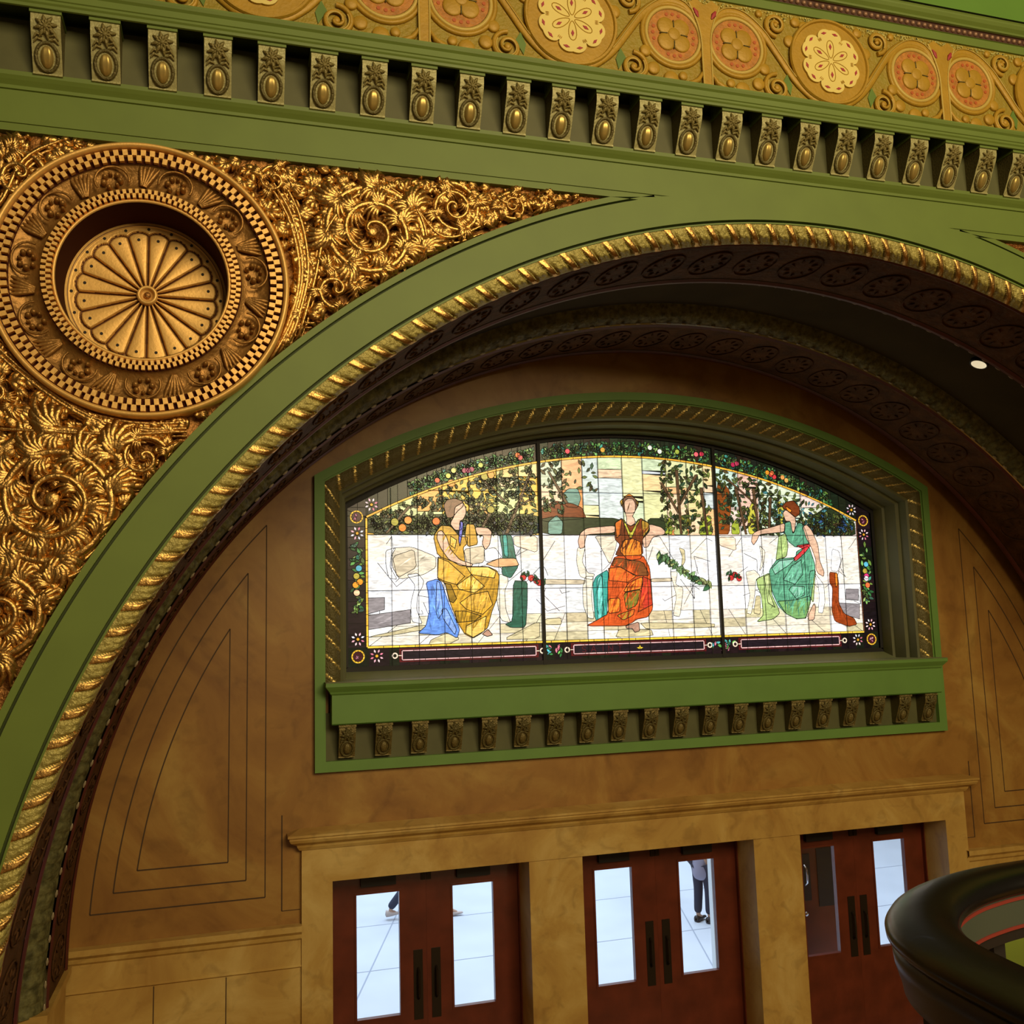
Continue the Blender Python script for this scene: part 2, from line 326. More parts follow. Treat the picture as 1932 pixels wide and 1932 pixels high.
def scatter(parent, xr, zr, n, sgn=1):
    random.seed(11); pts = []; b = MB(); tries = 0
    while len(pts) < n and tries < 30000:
        tries += 1; x = random.uniform(*xr); z = random.uniform(*zr)
        if not ingold(x, z, .035) or hypot(x-MEDC[0], z-MEDC[1]) < MEDR+.03: continue
        if any(hypot(x-s[0], z-s[1]) < s[2]*.75 for s in SP) and random.random() < .8: continue
        if any(hypot(x-q[0], z-q[1]) < .06 for q in pts): continue
        pts.append((x, z))
    for x, z in pts:
        d = min(SP, key=lambda s: hypot(x-s[0], z-s[1])-s[2]); a = atan2(z-d[1], x-d[0])+random.choice((.9, 1.3, .5))*d[5]
        L = random.uniform(.07, .135)
        if not ingold(x+L*cos(a), z+L*sin(a), .01): a += pi
        if not ingold(x+L*cos(a), z+L*sin(a), .005): L *= .45
        leaf(b, x, z, a, L, random.choice((4, 5, 6, 7)), random.choice((.7, 1.0, 1.5)), y0=.04, lift=.04, curl=random.uniform(-.7, .7))
        if random.random() < .35: b.disc(x-.03*cos(a), z-.03*sin(a), .014, .05, .01, GOLD, 7, dome=.014)
    o = clipgold(b).build('acanthus_leaf', parent, smooth=True); o['kind'] = 'stuff'; return o
scatter(spl, (-6.2, -1.85), (4.0, 7.68), 900)
b = MB()
random.seed(5)
for i in range(46):
    x = random.uniform(1.95, 4.0); z = random.uniform(6.4, 7.67)
    if ingold(x, z, .03): leaf(b, x, z, random.uniform(0, 6), .07, 5, 1.5, y0=.04, lift=.03)
for sp in SP[:5]:
    c_ = MB(); spiral(c_, *sp); clipgold(c_); c_.v = [(-x, y, z) for x, y, z in c_.v]; c_.build('scroll', spr, smooth=True)
o = b.build('acanthus_leaf', spr, smooth=True); o['kind'] = 'stuff'
# ------------------------------------------------------------------ medallion
med = empty('medallion', (MEDC[0], 0, MEDC[1]), label='round gilded medallion with a twenty-petal rosette sunk in its centre', cat='medallion')
b = MB(); b.lathe([(.868, .06), (.868, -.05), (.862, -.072), (.85, -.08), (.838, -.072), (.832, -.05), (.832, -.02)], 0, 0, GOLDF, 128); b.build('outer_ring', med, smooth=True)
def checker(name, r0, r1, n, ph=0):
    b = MB(); b.lathe([(r1+.006, -.022), (r0-.006, -.022)], 0, 0, WELL, 96)
    rm = (r0+r1)/2
    for k in range(n):
        for (a, c, o_) in ((rm, r1, 0), (r0, rm, .5)):
            t0 = 2*pi*(k+o_+ph)/n; t1 = t0+2*pi/n*.56; P = [(a*cos(t0), a*sin(t0)), (c*cos(t0), c*sin(t0)), (c*cos(t1), c*sin(t1)), (a*cos(t1), a*sin(t1))]
            b.prism(P, -.022, -.052, GOLDF)
    return b.build(name, med)
checker('checker_band', .752, .826, 96); checker('checker_band', .515, .572, 96)
b = MB(); b.lathe([(.758, -.012), (.70, .02), (.62, .025), (.572, -.012)], 0, 0, GOLDR, 128); gb = b.build('ornament_ring', med, smooth=True)
for k in range(11):
    t = pi/2+.3+2*pi*k/11; b = MB(); ux, uz = cos(t), sin(t); vx, vz = -uz, ux
    pt = lambda r, s: (ux*r+vx*s, uz*r+vz*s)
    path = []; 
    for i in range(15):
        a = -.35+(pi+.7)*i/14; q = pt(.652+.088*sin(a), .100*cos(a)); path.append((q[0], -.022, q[1]))
    b.tube(path, .008, GOLDR, 6)
    for dr, ds, r in ((.03, -.038, .018), (-.005, -.045, .019), (.035, .035, .017), (0, .05, .019), (-.035, .028, .016), (-.03, -.02, .013), (.045, 0, .012)):
        q = pt(.655+dr, ds); b.disc(q[0], q[1], r, .02, -.005, GOLDR, 10, dome=.022)
    for j in range(5):
        u = (j-2)/2; 
        p = [pt(.585+.14*f, .178+u*(.012+.045*f)) for f in (0, .35, .7, 1)]
        b.tube([(q[0], .0, q[1]) for q in p], [.010, .014, .015, .007], GOLDR, 6)
    b.build('arched_motif', med, smooth=True)
b = MB(); b.lathe([(.516, -.02), (.512, -.035), (.502, -.04), (.495, -.032), (.492, -.02)], 0, 0, GOLDF, 96); b.build('rim', med, smooth=True)
b = MB(); b.lathe([(.493, -.03), (.488, .02), (.485, .29)], 0, 0, WELL, 96); b.build('well', med, smooth=True)
b = MB(); NR, NA = 84, 900; rows = []
for i in range(NR+1):
    r = .06+(.486-.06)*i/NR; row = []
    for j in range(NA):
        a = 2*pi*j/NA; ph = (a*20/(2*pi)) % 1; u = abs(ph-.5)*2     # 0 centre of petal, 1 groove
        edge = .405+.022*(1-u*u)
        h = 0.0
        gw = min(.85, .013/(r*pi/20)); q_ = max(0, (u-(1-gw))/gw)
        if r < edge: h = .032*min(1, (edge-r)/.008)*(1-.15*u*u)*(1-q_**1.5)-.008
        if r > edge: h = -.008+.028*min(1, (r-edge)/.009)
        if r > .465: h = .03
        row.append((r*cos(a), .285-h, r*sin(a)))
    rows.append(row)
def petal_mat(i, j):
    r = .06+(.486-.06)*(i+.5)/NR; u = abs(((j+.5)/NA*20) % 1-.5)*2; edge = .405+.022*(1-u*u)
    return GROOVEB if (abs(r-edge) < .006 or (r < edge and u > 1-.0055/(r*pi/20)) or abs(r-.468) < .004) else GOLDF  # brown colour along petal grooves, scallop outline and rim line
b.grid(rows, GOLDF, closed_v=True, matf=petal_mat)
for k in range(20):
    for rr, o_ in ((.375, .5), (.447, 0)):
        a = 2*pi*(k+o_)/20; b.disc(rr*cos(a), rr*sin(a), .0095, .27, .2585 if o_ else .262, DARK, 12)
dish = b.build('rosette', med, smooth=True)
b = MB(); b.lathe([(.062, .285), (.064, .245), (.055, .232), (.044, .235), (.040, .25), (.036, .258), (.0, .262)], 0, 0, GOLDF, 40); b.disc(0, 0, .022, .26, .25, GOLDD, 12, dome=.012); b.build('hub', med, smooth=True)
# ------------------------------------------------------------------ rope mouldings
def rope(mb, Pout, Pin, period, bulge, nv=12, per=20, slant=.75, leafm=OLIVE, ribm=GOLD, sgn=1, rw=.30):
    # Pout/Pin: 3D polylines with the same number of points; resampled by length
    L = [0]
    for a, c in zip(Pout, Pout[1:]): L.append(L[-1]+(Vector(c)-Vector(a)).length)
    n = int(L[-1]/period*per); rows = []; ph = []; k = 0
    for i in range(n+1):
        s = L[-1]*i/n
        while k < len(L)-2 and L[k+1] < s: k += 1
        f = (s-L[k])/(L[k+1]-L[k]); A = Vector(Pout[k]).lerp(Vector(Pout[k+1]), f); B = Vector(Pin[k]).lerp(Vector(Pin[k+1]), f)
        T = (Vector(Pout[k+1])-Vector(Pout[k])).normalized(); W_ = (B-A).normalized(); Nn = T.cross(W_)
        if Nn.y > 0: Nn = -Nn
        row = []
        for j in range(nv+1):
            v = j/nv; p = (s/period+sgn*slant*(v-.5)) % 1
            prof = sin(pi*v)
            if p < rw: h = bulge*(1.02+.10*cos(p/rw*6*pi))*prof+.004
            else:
                q = (p-rw)/(1-rw); h = bulge*(.34+.36*abs(sin(q*pi*2))*(.3+.7*abs(cos((v-.5)*pi*2.6)))+.50*sin(pi*q))*prof
            row.append(A.lerp(B, v)+Nn*h)
        rows.append(row)
    mf = lambda a, j: ribm if ((L[-1]*(a+.5)/n/period+sgn*slant*((j+.5)/nv-.5)) % 1) < rw else leafm
    mb.grid(rows, leafm, matf=mf)
b = MB()
po = [(x, .012, z) for x, z in arch_path(RA-.024, 200)]; pi_ = [(x, .13, z) for x, z in arch_path(5.56, 200)]
rope(b, po, pi_, .172, .054, nv=14, sgn=-1)
o = b.build('rope_moulding', smooth=True); tag(o, 'ribbon-wrapped leaf moulding, olive and gold, running round the big archway edge', 'moulding')
fl = MB(); sweep(fl, [(0, RA), (.035, RA), (.035, RA-.016), (.005, RA-.018), (.005, RA-.030)], [GREEN, GRV, GREEN, GREEN]); fl.build('moulding_fillet', o)
# ================================================================== VAULT OF THE ARCHWAY
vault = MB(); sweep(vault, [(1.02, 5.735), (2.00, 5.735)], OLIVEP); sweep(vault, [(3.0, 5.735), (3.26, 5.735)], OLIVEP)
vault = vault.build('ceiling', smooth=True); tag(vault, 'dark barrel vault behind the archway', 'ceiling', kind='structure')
def rib(y0, y1, front):
    e = empty('vault_rib', (0, 0, 0))
    e.parent = vault
    b = MB(); pr = [(y0, 5.575), (y0+.03, 5.56), (y0+.06, 5.575)]; sweep(b, pr, MAROON, 1.93)
    sweep(b, [(y1-.08, 5.575), (y1-.05, 5.56), (y1-.02, 5.56), (y1, 5.58)], MAROON, 1.93); b.build('maroon_bead', e, smooth=True)
    b = MB(); sweep(b, [(y0+.06, 5.58), (y1-.08, 5.58)], ORNB, 1.93); bo = b.build('ornament_band', e, smooth=True)
    b = MB(); n = 42; ym = (y0+y1)/2; hw = (y1-y0)/2-.13
    for i in range(n):
        a = pi*(i+.5)/n
        pts = []
        for j in range(25):
            t = 2*pi*j/24; aa = a+.028*cos(t); R = 5.572; pts.append((-R*cos(aa), ym+hw*.8*sin(t), ZC+R*sin(aa)))
        b.tube(pts, .007, ORNB, 5)
        for j in range(9):
            t = 2*pi*j/9; R = 5.57; aa = a+.014*cos(t); p = Vector((-R*cos(aa), ym+hw*.4*sin(t), ZC+R*sin(aa))); q = Vector((-R*cos(a+.022*cos(t)), ym+hw*.62*sin(t), ZC+R*sin(a+.022*cos(t)))); b.tube([p, (p+q)/2, q], [.006, .010, .004], ORNB, 5)
    b.build('oval_relief', e, smooth=True)
    b = MB(); sweep(b, [(y1, 5.58), (y1+.08, 5.735)] , OLIVEP, 1.93); b.build('rear_moulding', e)
    return e
r1 = rib(.13, .98, True); r2 = rib(2.12, 3.05, False)
# leaf cyma in front of the second rib with its row of beads
b = MB(); rows = []; NN = 1500
PA = [(x, 1.95, z) for x, z in arch_path(5.73, 150, 1.93)]; PB = [(x, 2.12, z) for x, z in arch_path(5.59, 150, 1.93)]
rope(b, PA, PB, .22, .035, nv=8, per=12, slant=.0, leafm=LEAFG, ribm=LEAFG); b.build('leaf_moulding', r2, smooth=True)
b = MB()
for R, y, st in ((5.582, 2.10, .0288), (5.578, .985, .0288)):
    n = int(pi/st)
    for i in range(n+1):
        a = pi*i/n; x, z = -R*cos(a), ZC+R*sin(a); tx, tz = sin(a)*.026, cos(a)*.026
        b.tube([(x-tx, y, z-tz), (x, y-.006, z), (x+tx, y, z+tz)], [.005, .012, .005], BEAD, 6)
o = b.build('pearl_bead', r2, smooth=True); o['kind'] = 'stuff'
b = MB()
for sg in (-1, 1):
    x0, x1 = sorted((sg*5.575, sg*5.80)); b.box(x0, x1, .16, .98, 0, 1.88, MARBL); b.box(x0, x1, 2.12, 3.05, 0, 1.88, MARBL)
    x0, x1 = sorted((sg*5.735, sg*5.80)); b.box(x0, x1, .98, 3.24, 0, 1.94, MARBL)
    x0, x1 = sorted((sg*5.54, sg*5.80)); b.box(x0, x1, .14, 1.02, 1.88, 1.94, MARBL); b.box(x0, x1, 1.98, 3.09, 1.88, 1.94, MARBL)
b.build('impost', vault)
# recessed vault lamp
lamp = empty('recessed_ceiling_lamp', (2.596, 1.24, 7.05), label='small recessed round lamp, its cup lit pale, set in the dark vault at right', cat='ceiling light')
a = atan2(7.03-ZC, 2.6); nx, nz = -cos(a), -sin(a)
zax = Vector((nx, 0, nz)); xax = Vector((0, 1, 0)); yax = zax.cross(xax)
def lp(u, v, h): return xax*u+yax*v+zax*h
b = MB(); n = 32
for r0, h0, r1_, h1 in ((.085, .012, .085, .022), (.085, .022, .07, .022),): b.grid([[lp(r*cos(2*pi*j/n), r*sin(2*pi*j/n), h) for j in range(n)] for r, h in ((r0, h0-.03), (r0, h1), (r1_, h1), (r1_, h1-.03))], BLACK, closed_v=True)
b.build('trim_ring', lamp, smooth=True)
LIT = mat('lit_reflector', (.95, .85, .6, 1), .4, emit=.55)
b = MB(); b.grid([[lp(r*cos(2*pi*j/n), r*sin(2*pi*j/n), h) for j in range(n)] for r, h in ((.07, .02), (.06, .0), (.03, -.012), (.0, -.014))], LIT, closed_v=True); b.build('reflector', lamp, smooth=True)
# ================================================================== ENTABLATURE
def extr(name, prof, mt, x0=-11, x1=11, parent=None, closed=True, smooth=False):   # prof (y,z)
    b = MB(); b.grid([[(x, y, z) for x in (x0, x1)] for y, z in prof], mt)
    if closed:
        for x in (x0, x1): b.face([(x, y, z) for y, z in prof]+[(x, .3, prof[-1][1]), (x, .3, prof[0][1])], mt)
    return b.build(name, parent, smooth=smooth)
ent = extr('trim_1', [(0, 7.95), (-.012, 7.953), (-.012, 7.975), (-.035, 8.0), (-.05, 8.02), (-.055, 8.045), (-.02, 8.048), (-.015, 8.398), (.10, 8.40), (.10, 8.49)], GREEN); tag(ent, 'olive green bed moulding and bracket course of the main cornice', 'cornice', kind='structure')
bt = MB(); bt.box(-11, 11, -.024, -.012, 8.05, 8.398, GREEND); bt.build('bracket_course', ent)
cor = extr('trim_2', [(.10, 8.49), (-.19, 8.492), (-.196, 8.374), (-.212, 8.365), (-.222, 8.368), (-.226, 8.385), (-.235, 8.395), (-.235, 8.41), (-.242, 8.415), (-.242, 8.455), (-.255, 8.468), (-.262, 8.485), (-.262, 8.498), (0, 8.51)], GREEN); tag(cor, 'olive green projecting cornice over the bracket row', 'cornice', kind='structure')
up = extr('trim_3', [(0, 9.368), (-.02, 9.37), (-.02, 9.438), (-.03, 9.442)], GREEN); tag(up, 'green upper moulding with a brown channel of rosy beads above the painted frieze', 'cornice', kind='structure')
extr('moulding', [(-.03, 9.512), (-.045, 9.516), (-.05, 9.53), (-.072, 9.552), (-.085, 9.575), (-.088, 9.588), (-.095, 9.598)], GREEN, parent=up)
extr('channel', [(-.03, 9.442), (-.018, 9.445), (-.018, 9.508), (-.03, 9.512)], CHOC, parent=up, closed=False)
extr('shadow_line', [(-.095, 9.598), (-.05, 9.600), (-.05, 9.616), (-.09, 9.62)], GRV, parent=up, closed=False)
cv = [(-.09, 9.62)]+[(-.09-.9*(1-cos(t*pi/2/10)), 9.62+1.4*sin(t*pi/2/10)) for t in range(1, 11)]
COVE = mat('bright_green_cove', (.12, .26, .03, 1), .55, var=.04, vscale=2)
cvo = extr('trim_4', cv, COVE, closed=False, smooth=True); tag(cvo, 'bright green cove above the cornice', 'cove', kind='structure')
b = MB()
n = int((5+6.2)/.057)
for i in range(n):
    x = -6.2+i*.057; b.disc(x, 9.476, .019, -.018, -.022, BEADR, 10, dome=.018)
o = b.build('bead', up, smooth=True); o['kind'] = 'stuff'
# ------------------------------------------------------------------ scroll brackets
def bracket(w, zt, zb, yt, yb, ywall, body, lf, eggm, capm, top=.0, rel=None):
    rel = rel or lf
    r = empty('scroll_bracket', (0, 0, 0)); H = zt-zb
    prof = [(ywall, zt-.02), (yt, zt-.02)]
    for i in range(13):
        t = i/12; y = yt+(yb-yt)*(t**1.25)-.012*sin(2*pi*t)*(1 if t < .5 else .6)-.010*(sin(pi*max(0, (t-.45)/.55)))
        prof.append((y, zt-.03-(H-.045)*t))
    prof += [(yb-.006, zb+.012), (yb-.006, zb), (ywall, zb)]
    b = MB(); n = len(prof)
    b.grid([[(x, y, z-zb) for y, z in prof] for x in (-w/2, w/2)], body, closed_v=True)
    b.face([(w/2, y, z-zb) for y, z in prof], lf); b.face([(-w/2, y, z-zb) for y, z in prof[::-1]], lf)
    b.build('body', r)
    fy = lambda t: yt+(yb-yt)*(t**1.25)-.012*sin(2*pi*t)*(1 if t < .5 else .6)-.010*(sin(pi*max(0, (t-.45)/.55)))
    zz = lambda t: zt-.03-(H-.045)*t-zb
    b = MB(); b.box(-w/2-.006, w/2+.006, yt-.012, ywall, zt-.025-zb, zt-zb, capm); b.box(-w/2+.004, w/2-.004, yt+.012, ywall, zt-zb, zt-zb+top, capm); b.build('cap', r)
    b = MB()      # rosette with leaves
    t0 = .24; c = (0, fy(t0)-.002, zz(t0))
    for L, r_, n_, ph in ((.066, .014, 8, .2), (.040, .010, 8, .6)):
      for k in range(n_):
        a = 2*pi*k/n_+ph
        q = [(c[0]+L*f*cos(a), fy(min(.95, max(0, t0-L*f*sin(a)/H)))-.004-(.008 if n_ == 8 and L > .05 else .014)*sin(pi*f), c[2]+L*f*sin(a)) for f in (.25, .6, 1)]
        b.tube(q, [.006, r_, .005], rel, 5)
    b.disc(c[0], c[2], .016, c[1]+.004, c[1]-.014, rel, 10, dome=.01)
    for s in (-1, 1):
        for tt in (.47, .40): b.tube([(s*w*.12, fy(tt)-.004, zz(tt)), (s*w*.30, fy(tt-.03)-.008, zz(tt-.03)), (s*w*.42, fy(tt+.03)-.004, zz(tt+.05))], [.006, .011, .004], rel, 5)
    b.build('rosette', r, smooth=True)
    tc_ = .74; R1, R2 = w*.37, H*.215; path = [(R1*cos(2*pi*j/20), fy(min(.985, tc_-R2*sin(2*pi*j/20)/H))-.004, zz(tc_)+R2*sin(2*pi*j/20)) for j in range(21)]
    b = MB(); b.tube(path, .0115, lf, 6); b.build('egg_border', r, smooth=True)
    b = MB(); rows = []
    for i in range(9):
        ph = -pi/2+pi*i/8; rz = R2*.80*sin(ph); rr = cos(ph)
        rows.append([(R1*.62*rr*cos(pi*j/10), fy(min(.985, tc_-rz/H))+.004-.034*rr*sin(pi*j/10)*(1-.25*(abs(j-5) < 1)), zz(tc_)+rz) for j in range(11)])
    b.grid(rows, eggm); b.build('egg', r, smooth=True)
    return r
ORD = ['first', 'second', 'third', 'fourth', 'fifth', 'sixth', 'seventh', 'eighth', 'ninth', 'tenth', 'eleventh', 'twelfth', 'thirteenth', 'fourteenth', 'fifteenth', 'sixteenth', 'seventeenth', 'eighteenth', 'nineteenth', 'twentieth', 'twenty-first', 'twenty-second', 'twenty-third']
p0 = bracket(.165, 8.372, 8.035, -.195, -.06, -.012, BRKB, OLIVED, EGG, GREEN, .118, RELF)
for i in range(23):
    o = p0 if i == 0 else copy_tree(p0)
    o.location = (-5.497+.3283*i+.083+.03, 0, 8.035)
    tag(o, 'cream and olive bracket, %s from the left in the row under the painted frieze' % ORD[i], 'bracket', 'scroll brackets under the main cornice')
for i in range(23, 30):
    o = copy_tree(p0); o.location = (-5.497+.3283*i+.083+.03, 0, 8.035)
    tag(o, 'cream and olive bracket continuing the row beyond the right edge of the picture', 'bracket', 'scroll brackets under the main cornice')
# ================================================================== FRIEZE
fz = empty('painted_frieze', (0, 0, 8.5), label='ochre relief frieze of vines, roundels and pale flowers above the bracket row', cat='frieze')
def fzb(name, b, smooth=False, parent=None):
    b.v = [(x, y, z-8.5) for x, y, z in b.v] if parent is None else b.v
    return b.build(name, parent or fz, smooth=smooth)
b = MB(); b.box(-6.6, 5.2, -.004, .2, 8.5, 9.37, OCHRE); fzb('ground', b)
random.seed(21)
b = MB()
for i in range(5200):
    x = random.uniform(-6.4, 3.4)
    z = random.choice((8.515+abs(random.gauss(0, .035)), 9.352-abs(random.gauss(0, .03)), 8.515+abs(random.gauss(0, .035))+(.12 if abs(((x-.21+1.085) % 2.17)-.22) < .05 or abs(((x-.21+1.085) % 2.17)-1.95) < .05 else 0)*random.random()))
    if z > 9.36: continue
    r = random.uniform(.005, .009); b.prism([(x+r, z), (x, z+r), (x-r, z), (x, z-r)], -.004, -.016, GRAIN)
o = fzb('granule', b); o['kind'] = 'stuff'
def curve(P, n=18):
    out = []; m_ = len(P)-1
    for q in range(n+1):
        t = q/n; i = min(int(t*m_), m_-1); f = t*m_-i
        a, b_, c, d = (Vector(P[max(i-1, 0)]), Vector(P[i]), Vector(P[i+1]), Vector(P[min(i+2, m_)]))
        out.append(.5*((2*b_)+(-a+c)*f+(2*a-5*b_+4*c-d)*f*f+(-a+3*b_-3*c+d)*f**3))
    return out
def flower(x, z):
    b = MB(); b.disc(x, z, .352, -.004, -.03, OCHV, 48); b.torus(x, z, .345, .016, -.03, OCHV, 64, 6); e = fzb('vine_ring', b)
    P = []
    for j in range(144):
        a = 2*pi*j/144; r = .205+.055*abs(sin(3*a))**.45+.012*abs(sin(6*a)); P.append((x+r*cos(a), z-8.5+r*sin(a)))
    b = MB(); b.prism(P, -.03, -.045, PALE, OCHL); f = b.build('pale_flower', fz)
    b = MB(); zc = z-8.5
    for k in range(6):
        a = pi/6+k*pi/3+pi/6*0
        q = []
        for j in range(17):
            t = 2*pi*j/16; u, v = .098+.075*cos(t), .030*sin(t)*(1+.25*cos(t)); q.append((x+u*cos(a)-v*sin(a), -.046, zc+u*sin(a)+v*cos(a)))
        b.tube(q, .0032, OCHV, 4)
        for (rr, da, L, W_, mt) in ((.118, 0, .026, .012, MAGEN), (.232, .22, .026, .011, MAGEN), (.232, -.22, .026, .011, MAGEN), (.19, .50, .014, .004, OCHV), (.19, .56, .014, .004, OCHV), (.19, .44, .014, .004, OCHV)):
            aa = a+da; cx, cz = x+rr*cos(aa), zc+rr*sin(aa); d = aa+(0 if abs(da) < .1 else (pi/2 if abs(da) < .3 else 0)); ux, uz = cos(d), sin(d)
            b.prism([(cx+ux*L, cz+uz*L), (cx-uz*W_, cz+ux*W_), (cx-ux*L, cz-uz*L), (cx+uz*W_, cz-ux*W_)], -.044, -.049, mt)
    b.build('petal_mark', f)
def roundel(x, z, s):
    b = MB(); b.torus(x, z, .222, .017, -.01, OCHL, 48, 6); b.torus(x, z, .252, .02, -.006, OCHV, 48, 6)
    b.disc(x, z, .205, -.004, -.014, ORANGE, 40)
    for k in range(4):
        a = pi/4+k*pi/2; b.disc(x+.085*cos(a), z+.085*sin(a), .072, -.01, -.02, OCHV, 20, dome=.012)
        a = k*pi/2; 
        b.tube([(x+.055*cos(a), -.03, z+.055*sin(a)), (x+.115*cos(a), -.024, z+.115*sin(a))], .005, OLIVED, 4)
        for j in (-.3, 0, .3):
            c = a+j; b.disc(x+.168*cos(c), z+.168*sin(c), .014, -.01, -.018, mat_ter, 8)
    b.disc(x, z, .05, -.01, -.028, OCHV, 16, dome=.01)
    fzb('leaf_roundel', b, True)
mat_ter = mat('terracotta_red', (.50, .11, .02, 1), .55)
def volute(b, x, z, r, s, a0=0):
    pts = []; n = 44
    for i in range(n+1):
        t = i/n; rr = r*(1-.82*t); a = a0+s*t*2*pi*1.7; pts.append((x+rr*cos(a), -.012-.012*t, z+rr*sin(a)))
    b.tube(pts, [.02-.009*i/n for i in range(n+1)], OCHV, 6); b.tube([(p[0]+(x-p[0])*.16, p[1]-.010, p[2]+(z-p[2])*.16) for p in pts[4:34]], .0055, OCHL, 5)
    b.disc(x, z, r*.22, -.004, -.02, OCHV, 14, dome=.012)
for k in range(-3, 3):
    fx = .21+2.17*k
    if fx < 3.6: flower(fx, 9.0)
    sx = fx+1.085
    roundel(sx-.265, 9.02, 1); roundel(sx+.265, 9.02, -1)
    b = MB()
    P = curve([(.035, 8.60), (.038, 8.85), (.04, 9.02), (.07, 9.16), (.13, 9.30)], 12)
    pts = [(sx-p.x, p.y) for p in P]+[(sx-.07, 9.345), (sx, 9.30), (sx+.07, 9.345)]+[(sx+p.x, p.y) for p in P[::-1]]
    pts += [(sx+.06, 8.56), (sx, 8.525), (sx-.06, 8.56)]
    b.prism(pts[::-1], -.004, -.03, OCHV)
    for s in (-1, 1):
        b.tube([(sx+s*p.x, -.03, p.y) for p in P], .008, OCHL, 5)
        b.tube([(sx+s*x_, -.02, z_) for x_, z_ in ((.03, 8.76), (.08, 8.68), (.15, 8.64), (.17, 8.59), (.11, 8.57), (.05, 8.60))], [.01, .022, .026, .022, .02, .02], OCHV, 6)
        b.tube([(sx+s*.055, -.034, 9.19), (sx+s*.075, -.038, 9.225), (sx+s*.093, -.034, 9.26)], [.006, .02, .006], MAGEN, 6, .4)
    fzb('palmette_stem', b, True)
    b = MB()
    for s in (-1, 1):      # vine from the stem over the roundel down under the flower
        if True:
            V = curve([(sx+s*.06, 9.17), (sx+s*.17, 9.285), (sx+s*.33, 9.29), (sx+s*.50, 9.17), (sx+s*.63, 9.0), (sx+s*.78, 8.80), (sx+s*.95, 8.67), (sx+s*1.085, 8.64)], 30)
            b.tube([(p.x, -.010, p.y) for p in V], .034, OCHV, 8, .5); b.tube([(p.x, -.028, p.y+.018) for p in V], .005, OCHL, 4)
            volute(b, sx+s*.60, 8.72, .115, s, pi/2); volute(b, sx+s*.62, 9.245, .095, -s, -pi/2*1.0)
            for q, (ox, oz, r) in enumerate(((.30, 8.665, .06), (.42, 8.60, .05), (.20, 8.70, .035), (.50, 8.86, .045), (.80, 8.60, .045), (.72, 8.57, .04), (.88, 9.27, .05), (.80, 9.30, .04), (.98, 9.33, .03), (.48, 9.32, .03), (.74, 9.13, .05), (.44, 8.73, .05))):
                b.disc(sx+s*ox, oz, r, -.004, -.016, OCHV, 18, dome=.014); b.torus(sx+s*ox, oz, r*.8, .004, -.018, OLIVED, 18, 4)
            b.prism([(sx+s*x_, z_) for x_, z_ in ((.46, 9.17), (.52, 9.06), (.50, 9.0), (.44, 9.08))], -.004, -.012, FRGRN)
            b.prism([(sx+s*x_, z_) for x_, z_ in ((.70, 8.85), (.74, 8.76), (.72, 8.68), (.66, 8.78))], -.004, -.012, FRGRN)
    fzb('vine_scroll', b, True)
# ================================================================== BACK WALL
DO = [(-3.372, -1.479), (-.926, .987), (1.543, 3.404)]; ZD = 2.386
WR, WZ0 = 6.89, .24
def warc(x, off=0.): return WZ0+sqrt((WR-off)**2-x*x)
bw = MB(); n = 130; X0, X1 = -6.1, 6.1
xs = sorted(set([round(-6.1+.1*i, 3) for i in range(123)]+[v for d in DO for v in d]+[-3.5, 3.5]))
for a, c in zip(xs, xs[1:]):
    xm = (a+c)/2
    top = lambda x: ZC+sqrt(max(.0, 5.9**2-x*x)) if abs(x) < 5.9 else ZC
    lo = ZD if any(d[0] < xm < d[1] for d in DO) else 0
    if abs(xm) < 3.45:
        bw.face([(a, YB, lo), (c, YB, lo), (c, YB, 3.42), (a, YB, 3.42)], MARB)
        bw.face([(a, YB, warc(a)-.04), (c, YB, warc(c)-.04), (c, YB, top(c)), (a, YB, top(a))], MARB)
    else: bw.face([(a, YB, lo), (c, YB, lo), (c, YB, max(top(c), .1)), (a, YB, max(top(a), .1))], MARB)
for s in (-1, 1): bw.face([(s*5.75, YB, 0), (s*6.6, YB, 0), (s*6.6, YB, 3), (s*5.75, YB, 3)], MARB)
wall_back = bw.build('wall_back'); tag(wall_back, 'brown scagliola wall with scored panels behind the archway', 'wall', kind='structure')
bx = MB(); bx.box(-6.6, 6.6, 3.98, 4.1, 2.75, 8.2, MARB); bx.box(-6.6, 6.6, 3.3, 4.1, 2.60, 2.72, MARB)  # unseen boxes added behind the wall to stop daylight leaking in
for x in (-3.6, 3.6): pass
bx.build('daylight_block', wall_back)
b = MB()       # opening reveals
for x0, x1 in DO:
    for x, s in ((x0, 1), (x1, -1)):
        b.face([(x, YB, 0), (x, YB+.55, 0), (x, YB+.55, ZD), (x, YB, ZD)], MARBL)
    b.face([(x0, YB, ZD), (x1, YB, ZD), (x1, YB+.55, ZD), (x0, YB+.55, ZD)], MARBL)
b.build('door_reveal', wall_back)
